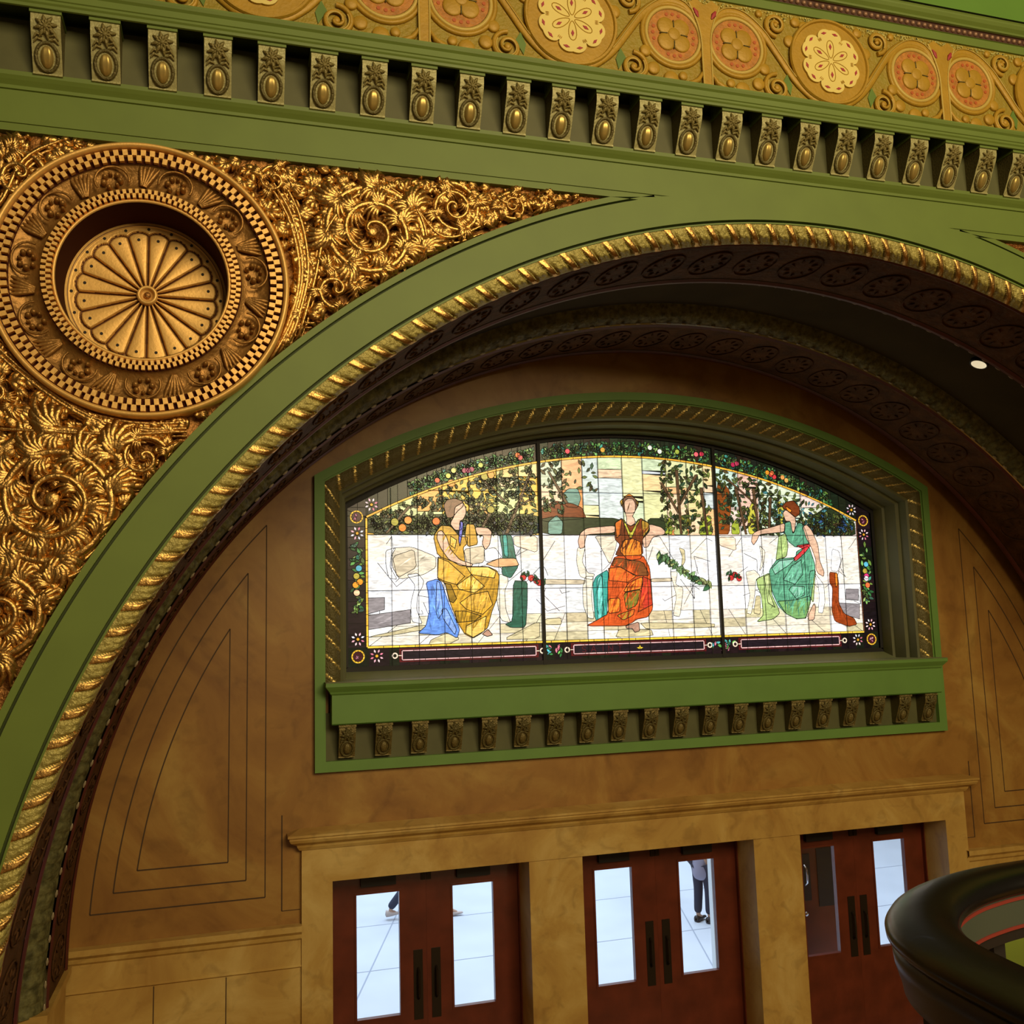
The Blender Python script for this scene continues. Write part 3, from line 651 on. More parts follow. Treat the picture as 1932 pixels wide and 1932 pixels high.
# scored panel lines
sc = MB()
def line(P, w=.011):
    for p, q in zip(P, P[1:]):
        d = Vector((q[0]-p[0], q[1]-p[1])); L = d.length; d /= L; nx, nz = -d.y*w/2, d.x*w/2
        sc.prism([(p[0]+nx, p[1]+nz), (p[0]-nx, p[1]-nz), (q[0]-nx, q[1]-nz), (q[0]+nx, q[1]+nz)], YB, YB-.003, SCORE)
for s in (-1, 1):
    for R, xv, zb in ((5.44, 3.97, 2.294), (5.27, 4.137, 2.457), (5.10, 4.294, 2.628)):
        xb = sqrt(R*R-max(0, zb-ZC)**2); a1 = atan2(zb-ZC, xb); a2 = math.acos(xv/R)
        line([(s*R*cos(a1+(a2-a1)*i/40), ZC+R*sin(a1+(a2-a1)*i/40)) for i in range(41)])
        line([(s*xb, zb), (s*xv, zb)]); line([(s*xv, zb), (s*xv, ZC+sqrt(R*R-xv*xv))], .009)
    line([(s*3.823, 2.159), (s*3.823, 3.0)]); line([(s*3.66, 2.159), (s*3.823, 2.159)], .006)
sc.build('scored_line', wall_back)
# dado with cap
for s, nm, lb in ((-1, 'baseboard_left', 'honey marble dado with moulded cap left of the doors'), (1, 'baseboard_right', 'honey marble dado with moulded cap right of the doors')):
    x0, x1 = sorted((s*5.72, s*3.65))
    b = MB(); b.grid([[(x, y, z) for x in (x0, x1)] for y, z in ((YB, 0), (YB-.02, 0), (YB-.02, 1.66), (YB-.045, 1.675), (YB-.03, 1.69), (YB-.03, 1.90), (YB-.05, 1.92), (YB-.055, 1.955), (YB-.09, 1.985), (YB-.09, 2.035), (YB, 2.04))], MARBL)
    for x in (4.3, 4.9): b.box(s*x-.004, s*x+.004, YB-.024, YB-.018, .1, 1.655, SCORE)
    o = b.build(nm); tag(o, lb, 'dado', kind='structure')
# door surround
b = MB(); ys = YB-.05
zt = 2.70
b.box(-3.65, -3.372, ys, YB, 0, zt, MARBL); b.box(3.404, 3.68, ys, YB, 0, zt, MARBL)
b.box(-3.372, 3.404, ys, YB, ZD, zt, MARBL)
for x0, x1 in ((-1.479, -.926), (.987, 1.543)): b.box(x0, x1, ys+.012, YB, 0, ZD, MARBL)
sur = b.build('trim_5'); tag(sur, 'honey marble surround of the three pairs of doors', 'door surround', kind='structure')
pr = [(YB, 2.68), (ys-.01, 2.685), (ys-.02, 2.70), (ys-.03, 2.715), (ys-.035, 2.735), (ys-.09, 2.765), (ys-.105, 2.79), (ys-.105, 2.805), (ys-.12, 2.815), (ys-.12, 2.835), (YB, 2.87)]
b = MB(); ofs = [0 if y > ys-.005 else -(y-ys) for y, z in pr]
rows = []
for (y, z) in pr:
    e = max(0, ys-y); rows.append([(-3.66-e, YB, z), (-3.66-e, y, z), (3.69+e, y, z), (3.69+e, YB, z)])
b.grid(rows, MARBL); b.build('door_cornice', sur)
# ------------------------------------------------------------------ doors
def door(i, x0, x1, side):
    yd = 3.60; c = (x0+x1)/2; e = empty('door_%d' % i, (c, yd, 0), kind='structure', cat='door', label='mahogany door leaf with a tall glass light, %s' % side)
    hw = (x1-x0)/2-.0005; g = .207; z0, z1, zt = .995, 2.134, 2.40
    b = MB()
    for X in ((-hw, -g), (g, hw)): b.box(X[0], X[1], 0, .05, .01, zt, MAHOG)
    b.box(-g, g, 0, .05, .01, z0, MAHOG); b.box(-g, g, 0, .05, z1, zt, MAHOG); b.build('leaf', e)
    b = MB(); t = .02
    for q in ((-g-t, -g, z0-t, z1+t), (g, g+t, z0-t, z1+t), (-g, g, z0-t, z0), (-g, g, z1, z1+t)): b.box(q[0], q[1], -.008, 0, q[2], q[3], MAHOG)
    b.build('glazing_bead', e)
    b = MB(); b.box(-g, g, .022, .028, z0, z1, PANE); b.build('glass_pane', e)
    inner = -1 if i % 2 == 0 else 1       # towards the meeting stile
    b = MB(); b.box(-.17, .17, -.055, 0, 2.215, 2.31, BLACK); b.tube([(0, -.05, 2.315), (0, -.07, 2.33), (inner*-.30, -.03, 2.36)], .012, BLACK, 6); b.build('door_closer', e)
    b = MB(); xx = inner*.385 if True else 0; b.box(xx-.045, xx+.045, -.006, 0, .93, 1.57, BRONZE)
    b.tube([(xx, -.006, 1.12), (xx, -.05, 1.15), (xx, -.055, 1.25), (xx, -.05, 1.37), (xx, -.006, 1.40)], .012, BRONZE, 8); b.build('pull_plate', e)
    b = MB(); 
    for zz in (2.24, 1.2, .2): b.box(-inner*hw-.008, -inner*hw+.008, -.008, .01, zz, zz+.11, BRONZE)
    b.build('hinge', e)
    b = MB(); b.box(inner*hw-.05, inner*hw-.004 if inner > 0 else inner*hw+.05, -.012, 0, 2.22, 2.36, BRONZE) if inner > 0 else b.box(inner*hw+.004, inner*hw+.05, -.012, 0, 2.22, 2.36, BRONZE)
    b.build('top_bolt', e)
names = ['far left of the three pairs', 'right leaf of the left pair', 'left leaf of the middle pair', 'right leaf of the middle pair', 'left leaf of the right pair', 'far right, partly behind the curved handrail']
k = 0
for x0, x1 in DO:
    mdl = (x0+x1)/2
    door(k+1, x0, mdl, names[k]); door(k+2, mdl, x1, names[k+1]); k += 2
fr = MB()
for x0, x1 in DO:
    fr.box(x0, x0+.012, 3.58, 3.70, 0, ZD, MAHOG); fr.box(x1-.012, x1, 3.55, 3.70, 0, ZD, MAHOG); fr.box(x0, x1, 3.66, 3.79, 2.36, 2.60, MAHOG)
o = fr.build('trim_6'); tag(o, 'dark mahogany frames of the door openings', 'door frame', kind='structure')
# ------------------------------------------------------------------ beyond the doors
b = MB(); b.box(-9, 12, 3.3, 6.30, -.30, -.02, PAVE); b.box(-16, 20, 6.30, 30, -.5, -.05, PAVE)
for y in (8.05, 10.15, 12.4): b.box(-16, 20, y, y+.02, -.06, -.047, JOINT)
for x in (-5.5, -2.9, -.4, 2.1, 4.6): 
    b.face([(x, 6.4, -.046), (x+.02, 6.4, -.046), (x+3.02, 16, -.046), (x+3.0, 16, -.046)], JOINT)
o = b.build('floor'); tag(o, 'pale bluish paving outside the glass doors', 'paving', kind='structure')
b = MB(); b.box(-9, 9, -12, 3.3, -.25, 0, MARB); o = b.build('floor'); tag(o, 'marble hall floor below the balcony', 'floor', kind='structure')
vd = empty('vestibule_door', (2.86, 4.85, 0), label='inner brown door with two dark panes, seen through the left glass of the right pair', cat='door')
b = MB(); b.box(-.52, .26, 0, .05, -.02, 2.6, MAHOG); b.build('leaf', vd)
for x0, x1, z0, z1 in ((-.285, -.165, 1.19, 1.75), (-.06, .17, 1.10, 1.80)):
    b = MB(); b.box(x0, x1, -.012, 0, z0, z1, BLACK); b.build('dark_pane', vd)
b = MB(); b.tube([(-.25, -.02, 1.38), (-.25, -.07, 1.42), (-.25, -.075, 1.5), (-.25, -.07, 1.58), (-.25, -.02, 1.62)], .012, CHROME, 8); b.build('handle', vd, smooth=True)
b = MB(); b.disc(-.27, 1.04, .03, .0, -.03, CHROME, 16, dome=.02); b.build('lock', vd, smooth=True)
b = MB(); b.box(1.98, 2.11, 6.1, 6.2, -.02, 3.2, WHITEP); o = b.build('white_door_post'); tag(o, 'white outer door post seen through the right glass of the middle pair', 'post')
# ================================================================== WINDOW SURROUND
def wpath(off, n=60, z0=4.18):     # frame outline moved inwards by off
    X = 3.53-off; P = [(-X, z0+(warc(X, off)-z0)*i/8) for i in range(8)]
    P += [(-X+2*X*i/n, warc(-X+2*X*i/n, off)) for i in range(n+1)]
    P += [(X, warc(X, off)-(warc(X, off)-z0)*(i+1)/8) for i in range(8)]
    return P
win = empty('window_1', (0, YB, 4.2), kind='structure', cat='window', label='wide arched stained glass window in a moulded green frame')
def wadd(name, b, smooth=False, parent=None):
    b.v = [(x, y-YB, z-4.2) for x, y, z in b.v]; return b.build(name, parent or win, smooth=smooth)
b = MB()
rows = [[(x, y, z) for x, z in wpath(off)] for off, y in ((0, YB), (0, YB-.06), (.085, YB-.06), (.085, YB-.04), (.10, YB-.04))]
b.grid(rows, GREENB); wadd('frame', b)
b = MB(); rope(b, [(x, YB-.04, z) for x, z in wpath(.10)], [(x, YB+.0, z) for x, z in wpath(.245)], .18, .035, nv=8, per=16, leafm=OLIVED, ribm=EGG, sgn=1, rw=.16); wadd('rope_moulding', b, True)
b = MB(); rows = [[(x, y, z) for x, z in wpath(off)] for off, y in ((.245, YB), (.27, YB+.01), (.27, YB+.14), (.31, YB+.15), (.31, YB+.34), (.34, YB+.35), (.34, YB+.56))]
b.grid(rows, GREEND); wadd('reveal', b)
b = MB()     # lower frame round the bracket course
b.box(-3.53, 3.53, YB-.06, YB+.02, 3.363, 3.46, GREENB); b.box(-3.53, -3.43, YB-.06, YB+.02, 3.46, 4.18, GREENB); b.box(3.43, 3.53, YB-.06, YB+.02, 3.46, 4.18, GREENB)
b.box(-3.43, 3.43, YB-.01, YB+.02, 3.46, 3.9, GREEND); wadd('apron', b)
# sill
b = MB(); pr = [(YB-.01, 3.80), (YB-.175, 3.80), (YB-.19, 3.81), (YB-.19, 4.07), (YB-.205, 4.085), (YB-.21, 4.10), (YB-.235, 4.13), (YB-.25, 4.15), (YB-.25, 4.185)]
rows = []
for y, z in pr:
    e = max(0, (YB-.19)-y); rows.append([(-3.385-e, YB-.01, z), (-3.385-e, y, z), (3.385+e, y, z), (3.385+e, YB-.01, z)])
b.grid(rows, GREENB); b.face([(-3.385, YB-.01, 3.80), (3.385, YB-.01, 3.80), (3.385, YB-.19, 3.80), (-3.385, YB-.19, 3.80)], GREENB)
wadd('sill', b)
b = MB(); b.box(-3.445, 3.445, YB-.25, YB+.56, 4.183, 4.19, SILLT); b.face([(-3.2, YB+.3, 4.19), (3.2, YB+.3, 4.19), (3.2, YB+.56, 4.27), (-3.2, YB+.56, 4.27)], SILLT); wadd('sill_top', b)
p1 = bracket(.152, 3.80, 3.488, YB-.165, YB-.07, YB-.01, BRKL, OLIVED, BRKL, BRKL)
for i in range(20):
    o = p1 if i == 0 else copy_tree(p1)
    o.location = (-3.245+.3415*i+.005, 0, 3.488)
    tag(o, 'small bronze bracket, %s from the left under the stained glass window' % ORD[i], 'bracket', 'scroll brackets under the window')
# ================================================================== STAINED GLASS
YG = 3.78
S_ = lambda h: srgb(*[int(h[i:i+2], 16) for i in (0, 2, 4)])
PAL = {k: S_(v) for k, v in dict(white='eef2f8', marble2='ddd6c6', marble3='cabfa8', cream='e6e2d4', grey='8c8890', ochrew='cdc49e', peach='f0ddc8', hedge='2c3822', hedgeb='303a42', bluegreen='70988c', rustbr='74391c', lime='9cac3c', greenyel='bcc488', olive='78742c', rust='8a4a1e', rust2='94401a', yelgreen='c2c048', blue='6494ee', blue2='86acf6', teald='28685a', teal='3aa098', teald2='2a5c4c', teal2='6cc4c0', orange='e88a30', orange2='d0702a', brown='785440', skin='d8b49c', skin2='b08a78', gold1='c0942c', gold2='dcae4a', gold3='ecc868', gold4='90701e', bluev='5a62c8', tan='e0b080', olivew='b08a34', redor='c85424', redor2='c43c2c', brownr='7c4a26', ltgreen='a4c07c', ltgreen2='c4d89c', seagreen='5ca084', seagreen2='8cc4b4', seagreen3='70b09c', green4='74a468', redsash='d83c44').items()}
GLASS_SHAPES = [
 ('t','marble2',[-2.687,5.508,-2.484,5.521,-2.229,5.418,-2.231,5.304,-2.361,5.229,-2.615,5.182,-2.689,5.308]),
 ('t','marble3',[-2.688,5.42,-2.459,5.495,-2.436,5.306,-2.64,5.195]),
 ('t','white',[-2.756,5.483,-2.649,5.514,-2.7,5.42,-2.714,5.308,-2.64,5.182,-2.728,5.196,-2.758,5.333]),
 ('t','white',[-2.539,5.231,-2.424,5.243,-2.362,5.166,-2.376,5.104,-2.428,5.017,-2.443,4.867,-2.382,4.717,-2.495,4.744,-2.505,4.931,-2.452,5.117]),
 ('t','grey',[-2.96,4.994,-2.774,4.998,-2.776,4.874,-2.961,4.829]),
 ('t','grey',[-2.961,4.816,-2.506,4.869,-2.508,4.732,-2.963,4.67]),
 ('t','ochrew',[-2.963,4.596,-2.369,4.71,-2.319,4.665,-2.748,4.603]),
 ('t','ochrew',[-2.296,4.553,-2.115,4.622,-1.987,4.556,-2.118,4.498,-2.322,4.498]),
 ('t','ochrew',[-1.529,4.531,-1.105,4.724,-1.112,4.531]),
 ('t','marble3',[-1.928,5.494,-1.702,5.532,-1.706,5.352,-1.892,5.327]),
 ('t','white',[-1.703,5.494,-1.582,5.513,-1.504,5.402,-1.693,5.352]),
 ('t','cream',[-1.55,5.221,-1.455,5.233,-1.444,5.143,-1.488,5.04,-1.48,4.848,-1.43,4.706,-1.536,4.734,-1.583,4.978]),
 ('t','peach',[-1.376,5.637,-1.102,5.637,-1.108,5.453,-1.366,5.532]),
 ('t','cream',[-0.643,5.51,-0.548,5.523,-0.595,5.358,-0.533,5.23,-0.452,5.217,-0.482,5.154,-0.562,5.168,-0.628,5.193,-0.662,5.358]),
 ('t','cream',[-0.561,5.193,-0.467,5.192,-0.502,4.977,-0.479,4.726,-0.553,4.74,-0.601,4.879,-0.599,5.08]),
 ('t','marble3',[-1.055,5.167,-0.563,5.155,-0.578,5.105,-1.056,5.111]),
 ('t','ochrew',[0.583,5.508,0.653,5.482,0.653,5.35,0.598,5.272,0.62,5.403]),
 ('t','cream',[0.453,5.234,0.553,5.233,0.517,5.091,0.615,5.05,0.554,4.728,0.469,4.743,0.524,4.961]),
 ('t','marble3',[0.223,5.159,0.478,5.163,0.476,5.124,0.221,5.12]),
 ('t','ochrew',[-1.043,4.739,-0.859,4.747,-0.861,4.673,-1.045,4.677]),
 ('t','ochrew',[0.059,4.675,0.981,4.64,0.978,4.601,0.138,4.597]),
 ('t','ochrew',[-0.192,4.606,0.194,4.596,0.218,4.525,-0.237,4.519]),
 ('t','marble2',[-0.434,5.638,-0.159,5.638,-0.194,5.484,-0.27,5.317,-0.383,5.548]),
 ('t','cream',[1.616,5.533,1.687,5.466,1.662,5.318,1.595,5.224,1.635,5.372]),
 ('t','cream',[1.414,5.226,1.536,5.245,1.606,5.171,1.543,5.131,1.515,4.945,1.456,4.734,1.397,4.749,1.455,4.946,1.435,5.092]),
 ('t','white',[2.333,5.204,2.447,5.066,2.447,4.862,2.405,4.727,2.343,4.736,2.374,4.931,2.368,5.054]),
 ('t','peach',[1.097,5.627,1.306,5.627,1.31,5.467,1.092,5.534]),
 ('t','white',[2.593,5.491,2.686,5.463,2.708,5.338,2.65,5.215,2.556,5.229]),
 ('t','grey',[2.744,5.008,2.921,5.005,2.909,4.868,2.734,4.884]),
 ('t','grey',[2.619,4.845,2.922,4.826,2.906,4.648,2.687,4.708]),
 ('t','ochrew',[1.53,4.945,1.59,4.944,1.576,4.732,1.487,4.747]),
 ('b','hedge',[-2.959,5.85,-2.572,5.836,-2.176,5.868,-1.079,5.877,-1.086,5.65,-2.961,5.646]),
 ('b','hedgeb',[-1.917,5.836,-1.596,5.827,-1.082,5.789,-1.086,5.65,-1.921,5.648]),
 ('b','bluegreen',[-0.814,6.085,-0.724,6.163,-0.612,6.165,-0.579,6.059,-0.62,5.952,-0.757,5.962]),
 ('b','rustbr',[-1.04,5.936,-0.896,6.025,-0.681,5.998,-0.57,5.952,-0.525,5.834,-1.045,5.79]),
 ('b','hedge',[-1.043,5.848,-0.088,5.837,-0.096,5.652,-1.05,5.65]),
 ('b','bluegreen',[-0.972,5.79,-0.871,5.867,-0.8,5.791,-0.817,5.657,-0.977,5.656]),
 ('b','hedge',[0.216,5.839,0.479,5.841,0.469,5.653,0.207,5.653]),
 ('b','lime',[0.404,5.671,0.48,5.859,0.516,5.799,0.508,5.653]),
 ('b','greenyel',[0.521,5.653,0.57,5.818,0.649,5.8,0.721,5.654]),
 ('b','olive',[0.592,5.86,0.701,5.892,0.763,5.8,0.724,5.709]),
 ('b','lime',[0.841,5.654,0.879,5.832,1.003,5.882,1.024,5.655]),
 ('b','rust',[1.108,6.255,1.204,6.257,1.268,6.177,1.279,6.021,1.235,5.661,1.085,5.661]),
 ('b','lime',[1.27,5.772,1.359,5.866,1.373,5.661,1.263,5.661]),
 ('b','yelgreen',[1.488,5.929,1.566,6.055,1.618,5.993,1.623,5.662,1.484,5.662]),
 ('b','yelgreen',[1.89,6.04,1.934,6.06,1.982,5.934,1.98,5.713,1.892,5.681]),
 ('b','hedge',[2.299,5.841,2.567,6.004,2.937,5.813,2.938,5.646,2.321,5.657]),
 ('d','blue',[-2.34,5.149,-2.226,5.182,-2.174,5.147,-2.099,4.914,-1.989,4.654,-2.018,4.561,-2.131,4.624,-2.228,4.601,-2.435,4.623,-2.348,4.697,-2.31,4.849,-2.316,5.02]),
 ('d','blue2',[-2.226,5.165,-2.191,5.139,-2.162,4.846,-2.216,4.762,-2.241,4.848]),
 ('d','blue2',[-2.179,4.864,-2.126,4.871,-2.025,4.655,-2.044,4.596,-2.163,4.761]),
 ('d','teald',[-1.532,5.648,-1.394,5.648,-1.355,5.403,-1.33,5.305,-1.417,5.182,-1.517,5.218,-1.501,5.448]),
 ('d','teal',[-1.496,5.648,-1.45,5.648,-1.438,5.403,-1.484,5.421]),
 ('d','teald2',[-1.39,5.155,-1.233,5.145,-1.241,4.915,-1.267,4.653,-1.432,4.657,-1.495,4.693,-1.412,4.726]),
 ('d','teal',[-0.441,5.189,-0.291,5.269,-0.316,4.925,-0.336,4.7,-0.471,4.703,-0.483,5.108]),
 ('d','teal2',[-0.432,5.161,-0.372,5.215,-0.365,4.925,-0.393,4.71,-0.442,4.711]),
 ('d','rust2',[2.531,5.211,2.636,5.201,2.647,5.073,2.628,4.845,2.691,4.717,2.825,4.659,2.861,4.586,2.742,4.562,2.557,4.629,2.526,4.757,2.558,5.028,2.521,5.084]),
 ('d','orange',[2.604,5.201,2.636,5.197,2.635,5.064,2.601,5.028]),
 ('f1','brown',[-2.14,5.958,-2.103,6.02,-2.013,6.039,-1.924,6.004,-1.925,5.951,-1.99,5.898,-2.045,5.827,-2.107,5.826]),
 ('f1','skin',[-2.016,5.941,-1.924,5.996,-1.894,5.925,-1.896,5.872,-1.928,5.81,-1.965,5.792,-1.949,5.695,-2.021,5.695,-2.073,5.765,-2.027,5.844]),
 ('f1','gold1',[-2.253,5.633,-2.171,5.747,-2.064,5.738,-1.968,5.625,-1.888,5.625,-1.889,5.554,-1.935,5.511,-1.92,5.379,-1.904,5.309,-2.212,5.424]),
 ('f1','gold3',[-2.067,5.633,-2.005,5.59,-2.025,5.502,-2.077,5.537]),
 ('f1','gold1',[-1.893,5.766,-1.803,5.757,-1.772,5.546,-1.881,5.519,-1.915,5.625]),
 ('f1','skin',[-1.804,5.731,-1.659,5.723,-1.614,5.678,-1.645,5.537,-1.692,5.484,-1.727,5.554,-1.706,5.634,-1.779,5.651]),
 ('f1','gold1',[-2.212,5.424,-1.904,5.309,-1.669,5.308,-1.57,5.263,-1.545,5.201,-1.578,4.965,-1.636,4.836,-1.686,4.663,-1.759,4.605,-1.85,4.556,-1.937,4.601,-2.006,4.714,-2.09,4.931,-2.139,5.138,-2.217,5.182]),
 ('f1','gold2',[-2.204,5.407,-2.099,5.363,-1.924,5.205,-2.015,5.119,-2.138,5.155,-2.217,5.191]),
 ('f1','gold3',[-1.904,5.305,-1.669,5.303,-1.58,5.254,-1.6,5.184,-1.852,5.222]),
 ('f1','gold4',[-2.139,5.138,-2.077,5.12,-2.018,4.973,-2.054,4.93,-2.098,4.948]),
 ('f1','gold3',[-2.015,5.111,-1.852,5.222,-1.711,5.098,-1.821,5.03,-1.981,5.067]),
 ('f1','gold2',[-1.984,4.929,-1.857,5.013,-1.676,5.045,-1.625,4.905,-1.736,4.803,-1.914,4.858]),
 ('f1','gold4',[-2.038,4.844,-1.914,4.841,-1.755,4.786,-1.828,4.736,-2.023,4.723]),
 ('f1','gold3',[-1.918,4.686,-1.701,4.785,-1.723,4.63,-1.849,4.564,-1.928,4.61]),
 ('f1','skin',[-2.208,5.677,-2.163,5.694,-2.111,5.624,-2.078,5.502,-1.974,5.38,-1.831,5.335,-1.85,5.309,-1.975,5.319,-2.098,5.389,-2.176,5.502,-2.218,5.607]),
 ('f1','bluev',[-1.965,5.792,-1.929,5.783,-1.941,5.66,-1.971,5.519,-1.983,5.59]),
 ('f1','skin2',[-1.75,4.596,-1.686,4.646,-1.634,4.584,-1.697,4.569]),
 ('f1','tan',[-1.696,5.334,-1.539,5.395,-1.355,5.394,-1.321,5.314,-1.579,5.298]),
 ('f2','brown',[-0.101,5.988,-0.078,6.063,-0.016,6.092,0.043,6.083,0.091,6.028,0.093,5.972,0.044,5.896,-0.066,5.895]),
 ('f2','skin',[-0.07,6.026,-0.018,6.064,0.042,6.055,0.069,5.999,0.06,5.915,0.023,5.859,0.042,5.84,0.059,5.785,-0.003,5.747,-0.051,5.775,-0.048,5.849,-0.065,5.905]),
 ('f2','olivew',[-0.119,6.025,-0.088,6.054,-0.08,6.007,-0.102,5.969]),
 ('f2','olivew',[0.072,6.056,0.106,6.019,0.098,5.972,0.08,5.999]),
 ('f2','orange',[-0.077,6.072,-0.005,6.115,0.063,6.079,-0.007,6.087]),
 ('f2','skin',[-0.191,5.755,-0.195,5.672,-0.529,5.653,-0.55,5.598,-0.564,5.507,-0.622,5.498,-0.638,5.58,-0.605,5.671,-0.526,5.726]),
 ('f2','skin',[0.22,5.776,0.37,5.739,0.419,5.693,0.407,5.655,0.263,5.627,0.197,5.515,0.146,5.506,0.13,5.599,0.226,5.692]),
 ('f2','rustbr',[-0.19,5.783,-0.108,5.839,-0.061,5.775,-0.003,5.747,0.059,5.775,0.122,5.841,0.22,5.785,0.227,5.711,0.13,5.599,0.132,5.423,-0.206,5.415,-0.141,5.543,-0.198,5.598]),
 ('f2','orange2',[-0.19,5.783,-0.108,5.83,-0.126,5.654,-0.178,5.617]),
 ('f2','olivew',[0.131,5.822,0.22,5.785,0.217,5.711,0.141,5.617]),
 ('f2','orange',[-0.1,5.589,0.011,5.608,0.109,5.571,0.12,5.386,-0.051,5.359,-0.145,5.47]),
 ('f2','yelgreen',[-0.099,5.821,-0.079,5.826,-0.007,5.663,0.091,5.827,0.113,5.822,0.001,5.613,-0.019,5.612]),
 ('f2','redor',[-0.206,5.415,0.132,5.423,0.205,5.283,0.216,5.099,0.222,4.824,0.158,4.734,0.017,4.71,-0.034,4.675,-0.124,4.641,-0.579,4.652,-0.471,4.703,-0.313,4.78,-0.308,5.106,-0.282,5.269]),
 ('f2','brownr',[-0.207,5.396,0.128,5.349,0.201,5.191,0.021,5.193,-0.153,5.295,-0.251,5.305]),
 ('f2','orange2',[-0.291,5.278,-0.153,5.291,0.041,5.193,-0.062,5.121,-0.287,5.142]),
 ('f2','orange',[-0.062,5.112,0.11,5.183,0.116,5.1,0.093,5.046,-0.126,5.012]),
 ('f2','olive',[-0.127,5.003,0.093,5.041,0.025,4.864,-0.096,4.812]),
 ('f2','redor2',[0.12,5.183,0.208,5.145,0.219,4.869,0.041,4.791,0.091,5.009]),
 ('f2','orange',[-0.306,4.942,-0.169,4.949,-0.176,4.795,-0.313,4.78]),
 ('f2','olivew',[-0.216,4.76,0.003,4.828,-0.02,4.756,-0.141,4.704]),
 ('f2','skin2',[-0.114,4.641,0.046,4.682,0.051,4.582,-0.009,4.566,-0.037,4.611,-0.105,4.613]),
 ('f3','rustbr',[1.943,5.989,1.998,6.045,2.104,6.064,2.181,5.982,2.175,5.899,2.11,5.862,2.021,5.935,1.972,5.962]),
 ('f3','skin',[1.948,5.916,1.992,5.953,2.11,5.871,2.117,5.816,2.085,5.67,2.056,5.706,2.044,5.816,1.982,5.815,1.964,5.861]),
 ('f3','orange',[1.995,5.999,2.074,5.944,2.051,5.917,2.002,5.953]),
 ('f3','ltgreen',[1.876,5.642,1.971,5.669,1.991,5.524,1.961,5.397,1.815,5.353,1.845,5.488]),
 ('f3','ltgreen',[1.546,5.14,1.723,5.21,1.727,5.129,1.735,4.95,1.806,4.807,1.821,4.735,1.736,4.675,1.513,4.645,1.608,4.722,1.594,4.953,1.551,5.06]),
 ('f3','ltgreen2',[1.649,5.166,1.712,5.192,1.706,4.969,1.765,4.808,1.678,4.862]),
 ('f3','skin',[1.97,5.797,1.962,5.688,1.622,5.66,1.576,5.578,1.533,5.533,1.506,5.578,1.532,5.668,1.605,5.705,1.812,5.751]),
 ('f3','seagreen',[1.97,5.797,2.044,5.816,2.063,5.66,2.146,5.798,2.208,5.789,2.252,5.67,2.284,5.542,2.093,5.506,1.995,5.578,1.952,5.697]),
 ('f3','ltgreen',[2.259,5.223,2.344,5.24,2.307,5.032,2.282,4.852,2.227,4.943]),
 ('f3','seagreen',[1.836,5.371,2.084,5.387,2.1,5.46,2.272,5.524,2.338,5.304,2.331,5.213,2.24,4.852,2.165,4.674,2.041,4.668,1.902,4.734,1.808,4.833,1.738,4.995,1.727,5.129,1.72,5.237]),
 ('f3','seagreen2',[1.757,5.263,1.866,5.352,2.073,5.369,1.985,5.297,1.793,5.191]),
 ('f3','seagreen3',[1.9,5.127,2.025,5.288,2.155,5.36,2.162,5.187,2.05,5.071]),
 ('f3','seagreen2',[2.008,5.054,2.172,5.043,2.165,4.944,2.058,4.9,1.964,5.01]),
 ('f3','green4',[1.811,4.878,2.057,4.891,2.236,4.933,2.24,4.852,2.165,4.674,2.041,4.668,1.902,4.734]),
 ('f3','skin',[2.206,5.752,2.26,5.78,2.328,5.707,2.398,5.533,2.405,5.349,2.457,5.212,2.442,5.157,2.372,5.195,2.344,5.249,2.353,5.359,2.311,5.487,2.238,5.624]),
 ('f3','redsash',[2.095,5.524,2.274,5.551,2.293,5.524,2.202,5.432,2.07,5.333,2.053,5.378,2.196,5.487]),
 ('f3','skin',[2.21,4.727,2.292,4.851,2.309,4.797,2.277,4.654,2.194,4.647]),
]

class Glz:
    def __init__(s): s.g = MB(); s.l = MB(); s.k = 0
    def piece(s, pts, col, lay, lw=.007):
        s.k += 1; y = YG-.0022*lay-.000002*s.k
        if len(col) == 3: col = col+(1,)
        s.g.face([(x, y, z) for x, z in pts], GLASS, col)
        if lw: s.lead(pts+[pts[0]], lay, lw)
    def lead(s, P, lay, w):
        y = YG-.0022*lay-.0012-.000002*s.k
        for p, q in zip(P, P[1:]):
            d = Vector((q[0]-p[0], q[1]-p[1])); L = d.length
            if L < 1e-5: continue
            d /= L; nx, nz = -d.y*w/2, d.x*w/2; ex, ez = d.x*w*.3, d.y*w*.3
            s.l.face([(p[0]+nx-ex, y, p[1]+nz-ez), (p[0]-nx-ex, y, p[1]-nz-ez), (q[0]-nx+ex, y, q[1]-nz+ez), (q[0]+nx+ex, y, q[1]+nz+ez)], LEAD)
GZ = [Glz(), Glz(), Glz()]
def gz(x): return GZ[0] if x < -1.067 else (GZ[2] if x > 1.067 else GZ[1])
def tint(c, a=.12): k = random.uniform(1-a, 1+a); return tuple(min(1, max(0, v*k*random.uniform(1-a*.4, 1+a*.4))) for v in c[:3])
ztop = lambda x: .04+sqrt(6.50**2-x*x); zout = lambda x: .36+sqrt(6.39**2-x*x)
random.seed(9)
XI, ZB0, ZW, ZF = 2.955, 4.495, 5.646, 4.80
cuts = [-2.955, -2.70, -2.42, -2.15, -1.86, -1.55, -1.30, -1.067, -.80, -.56, -.37, -.08, .17, .46, .72, .93, 1.067, 1.38, 1.64, 1.90, 2.20, 2.50, 2.72, 2.955]
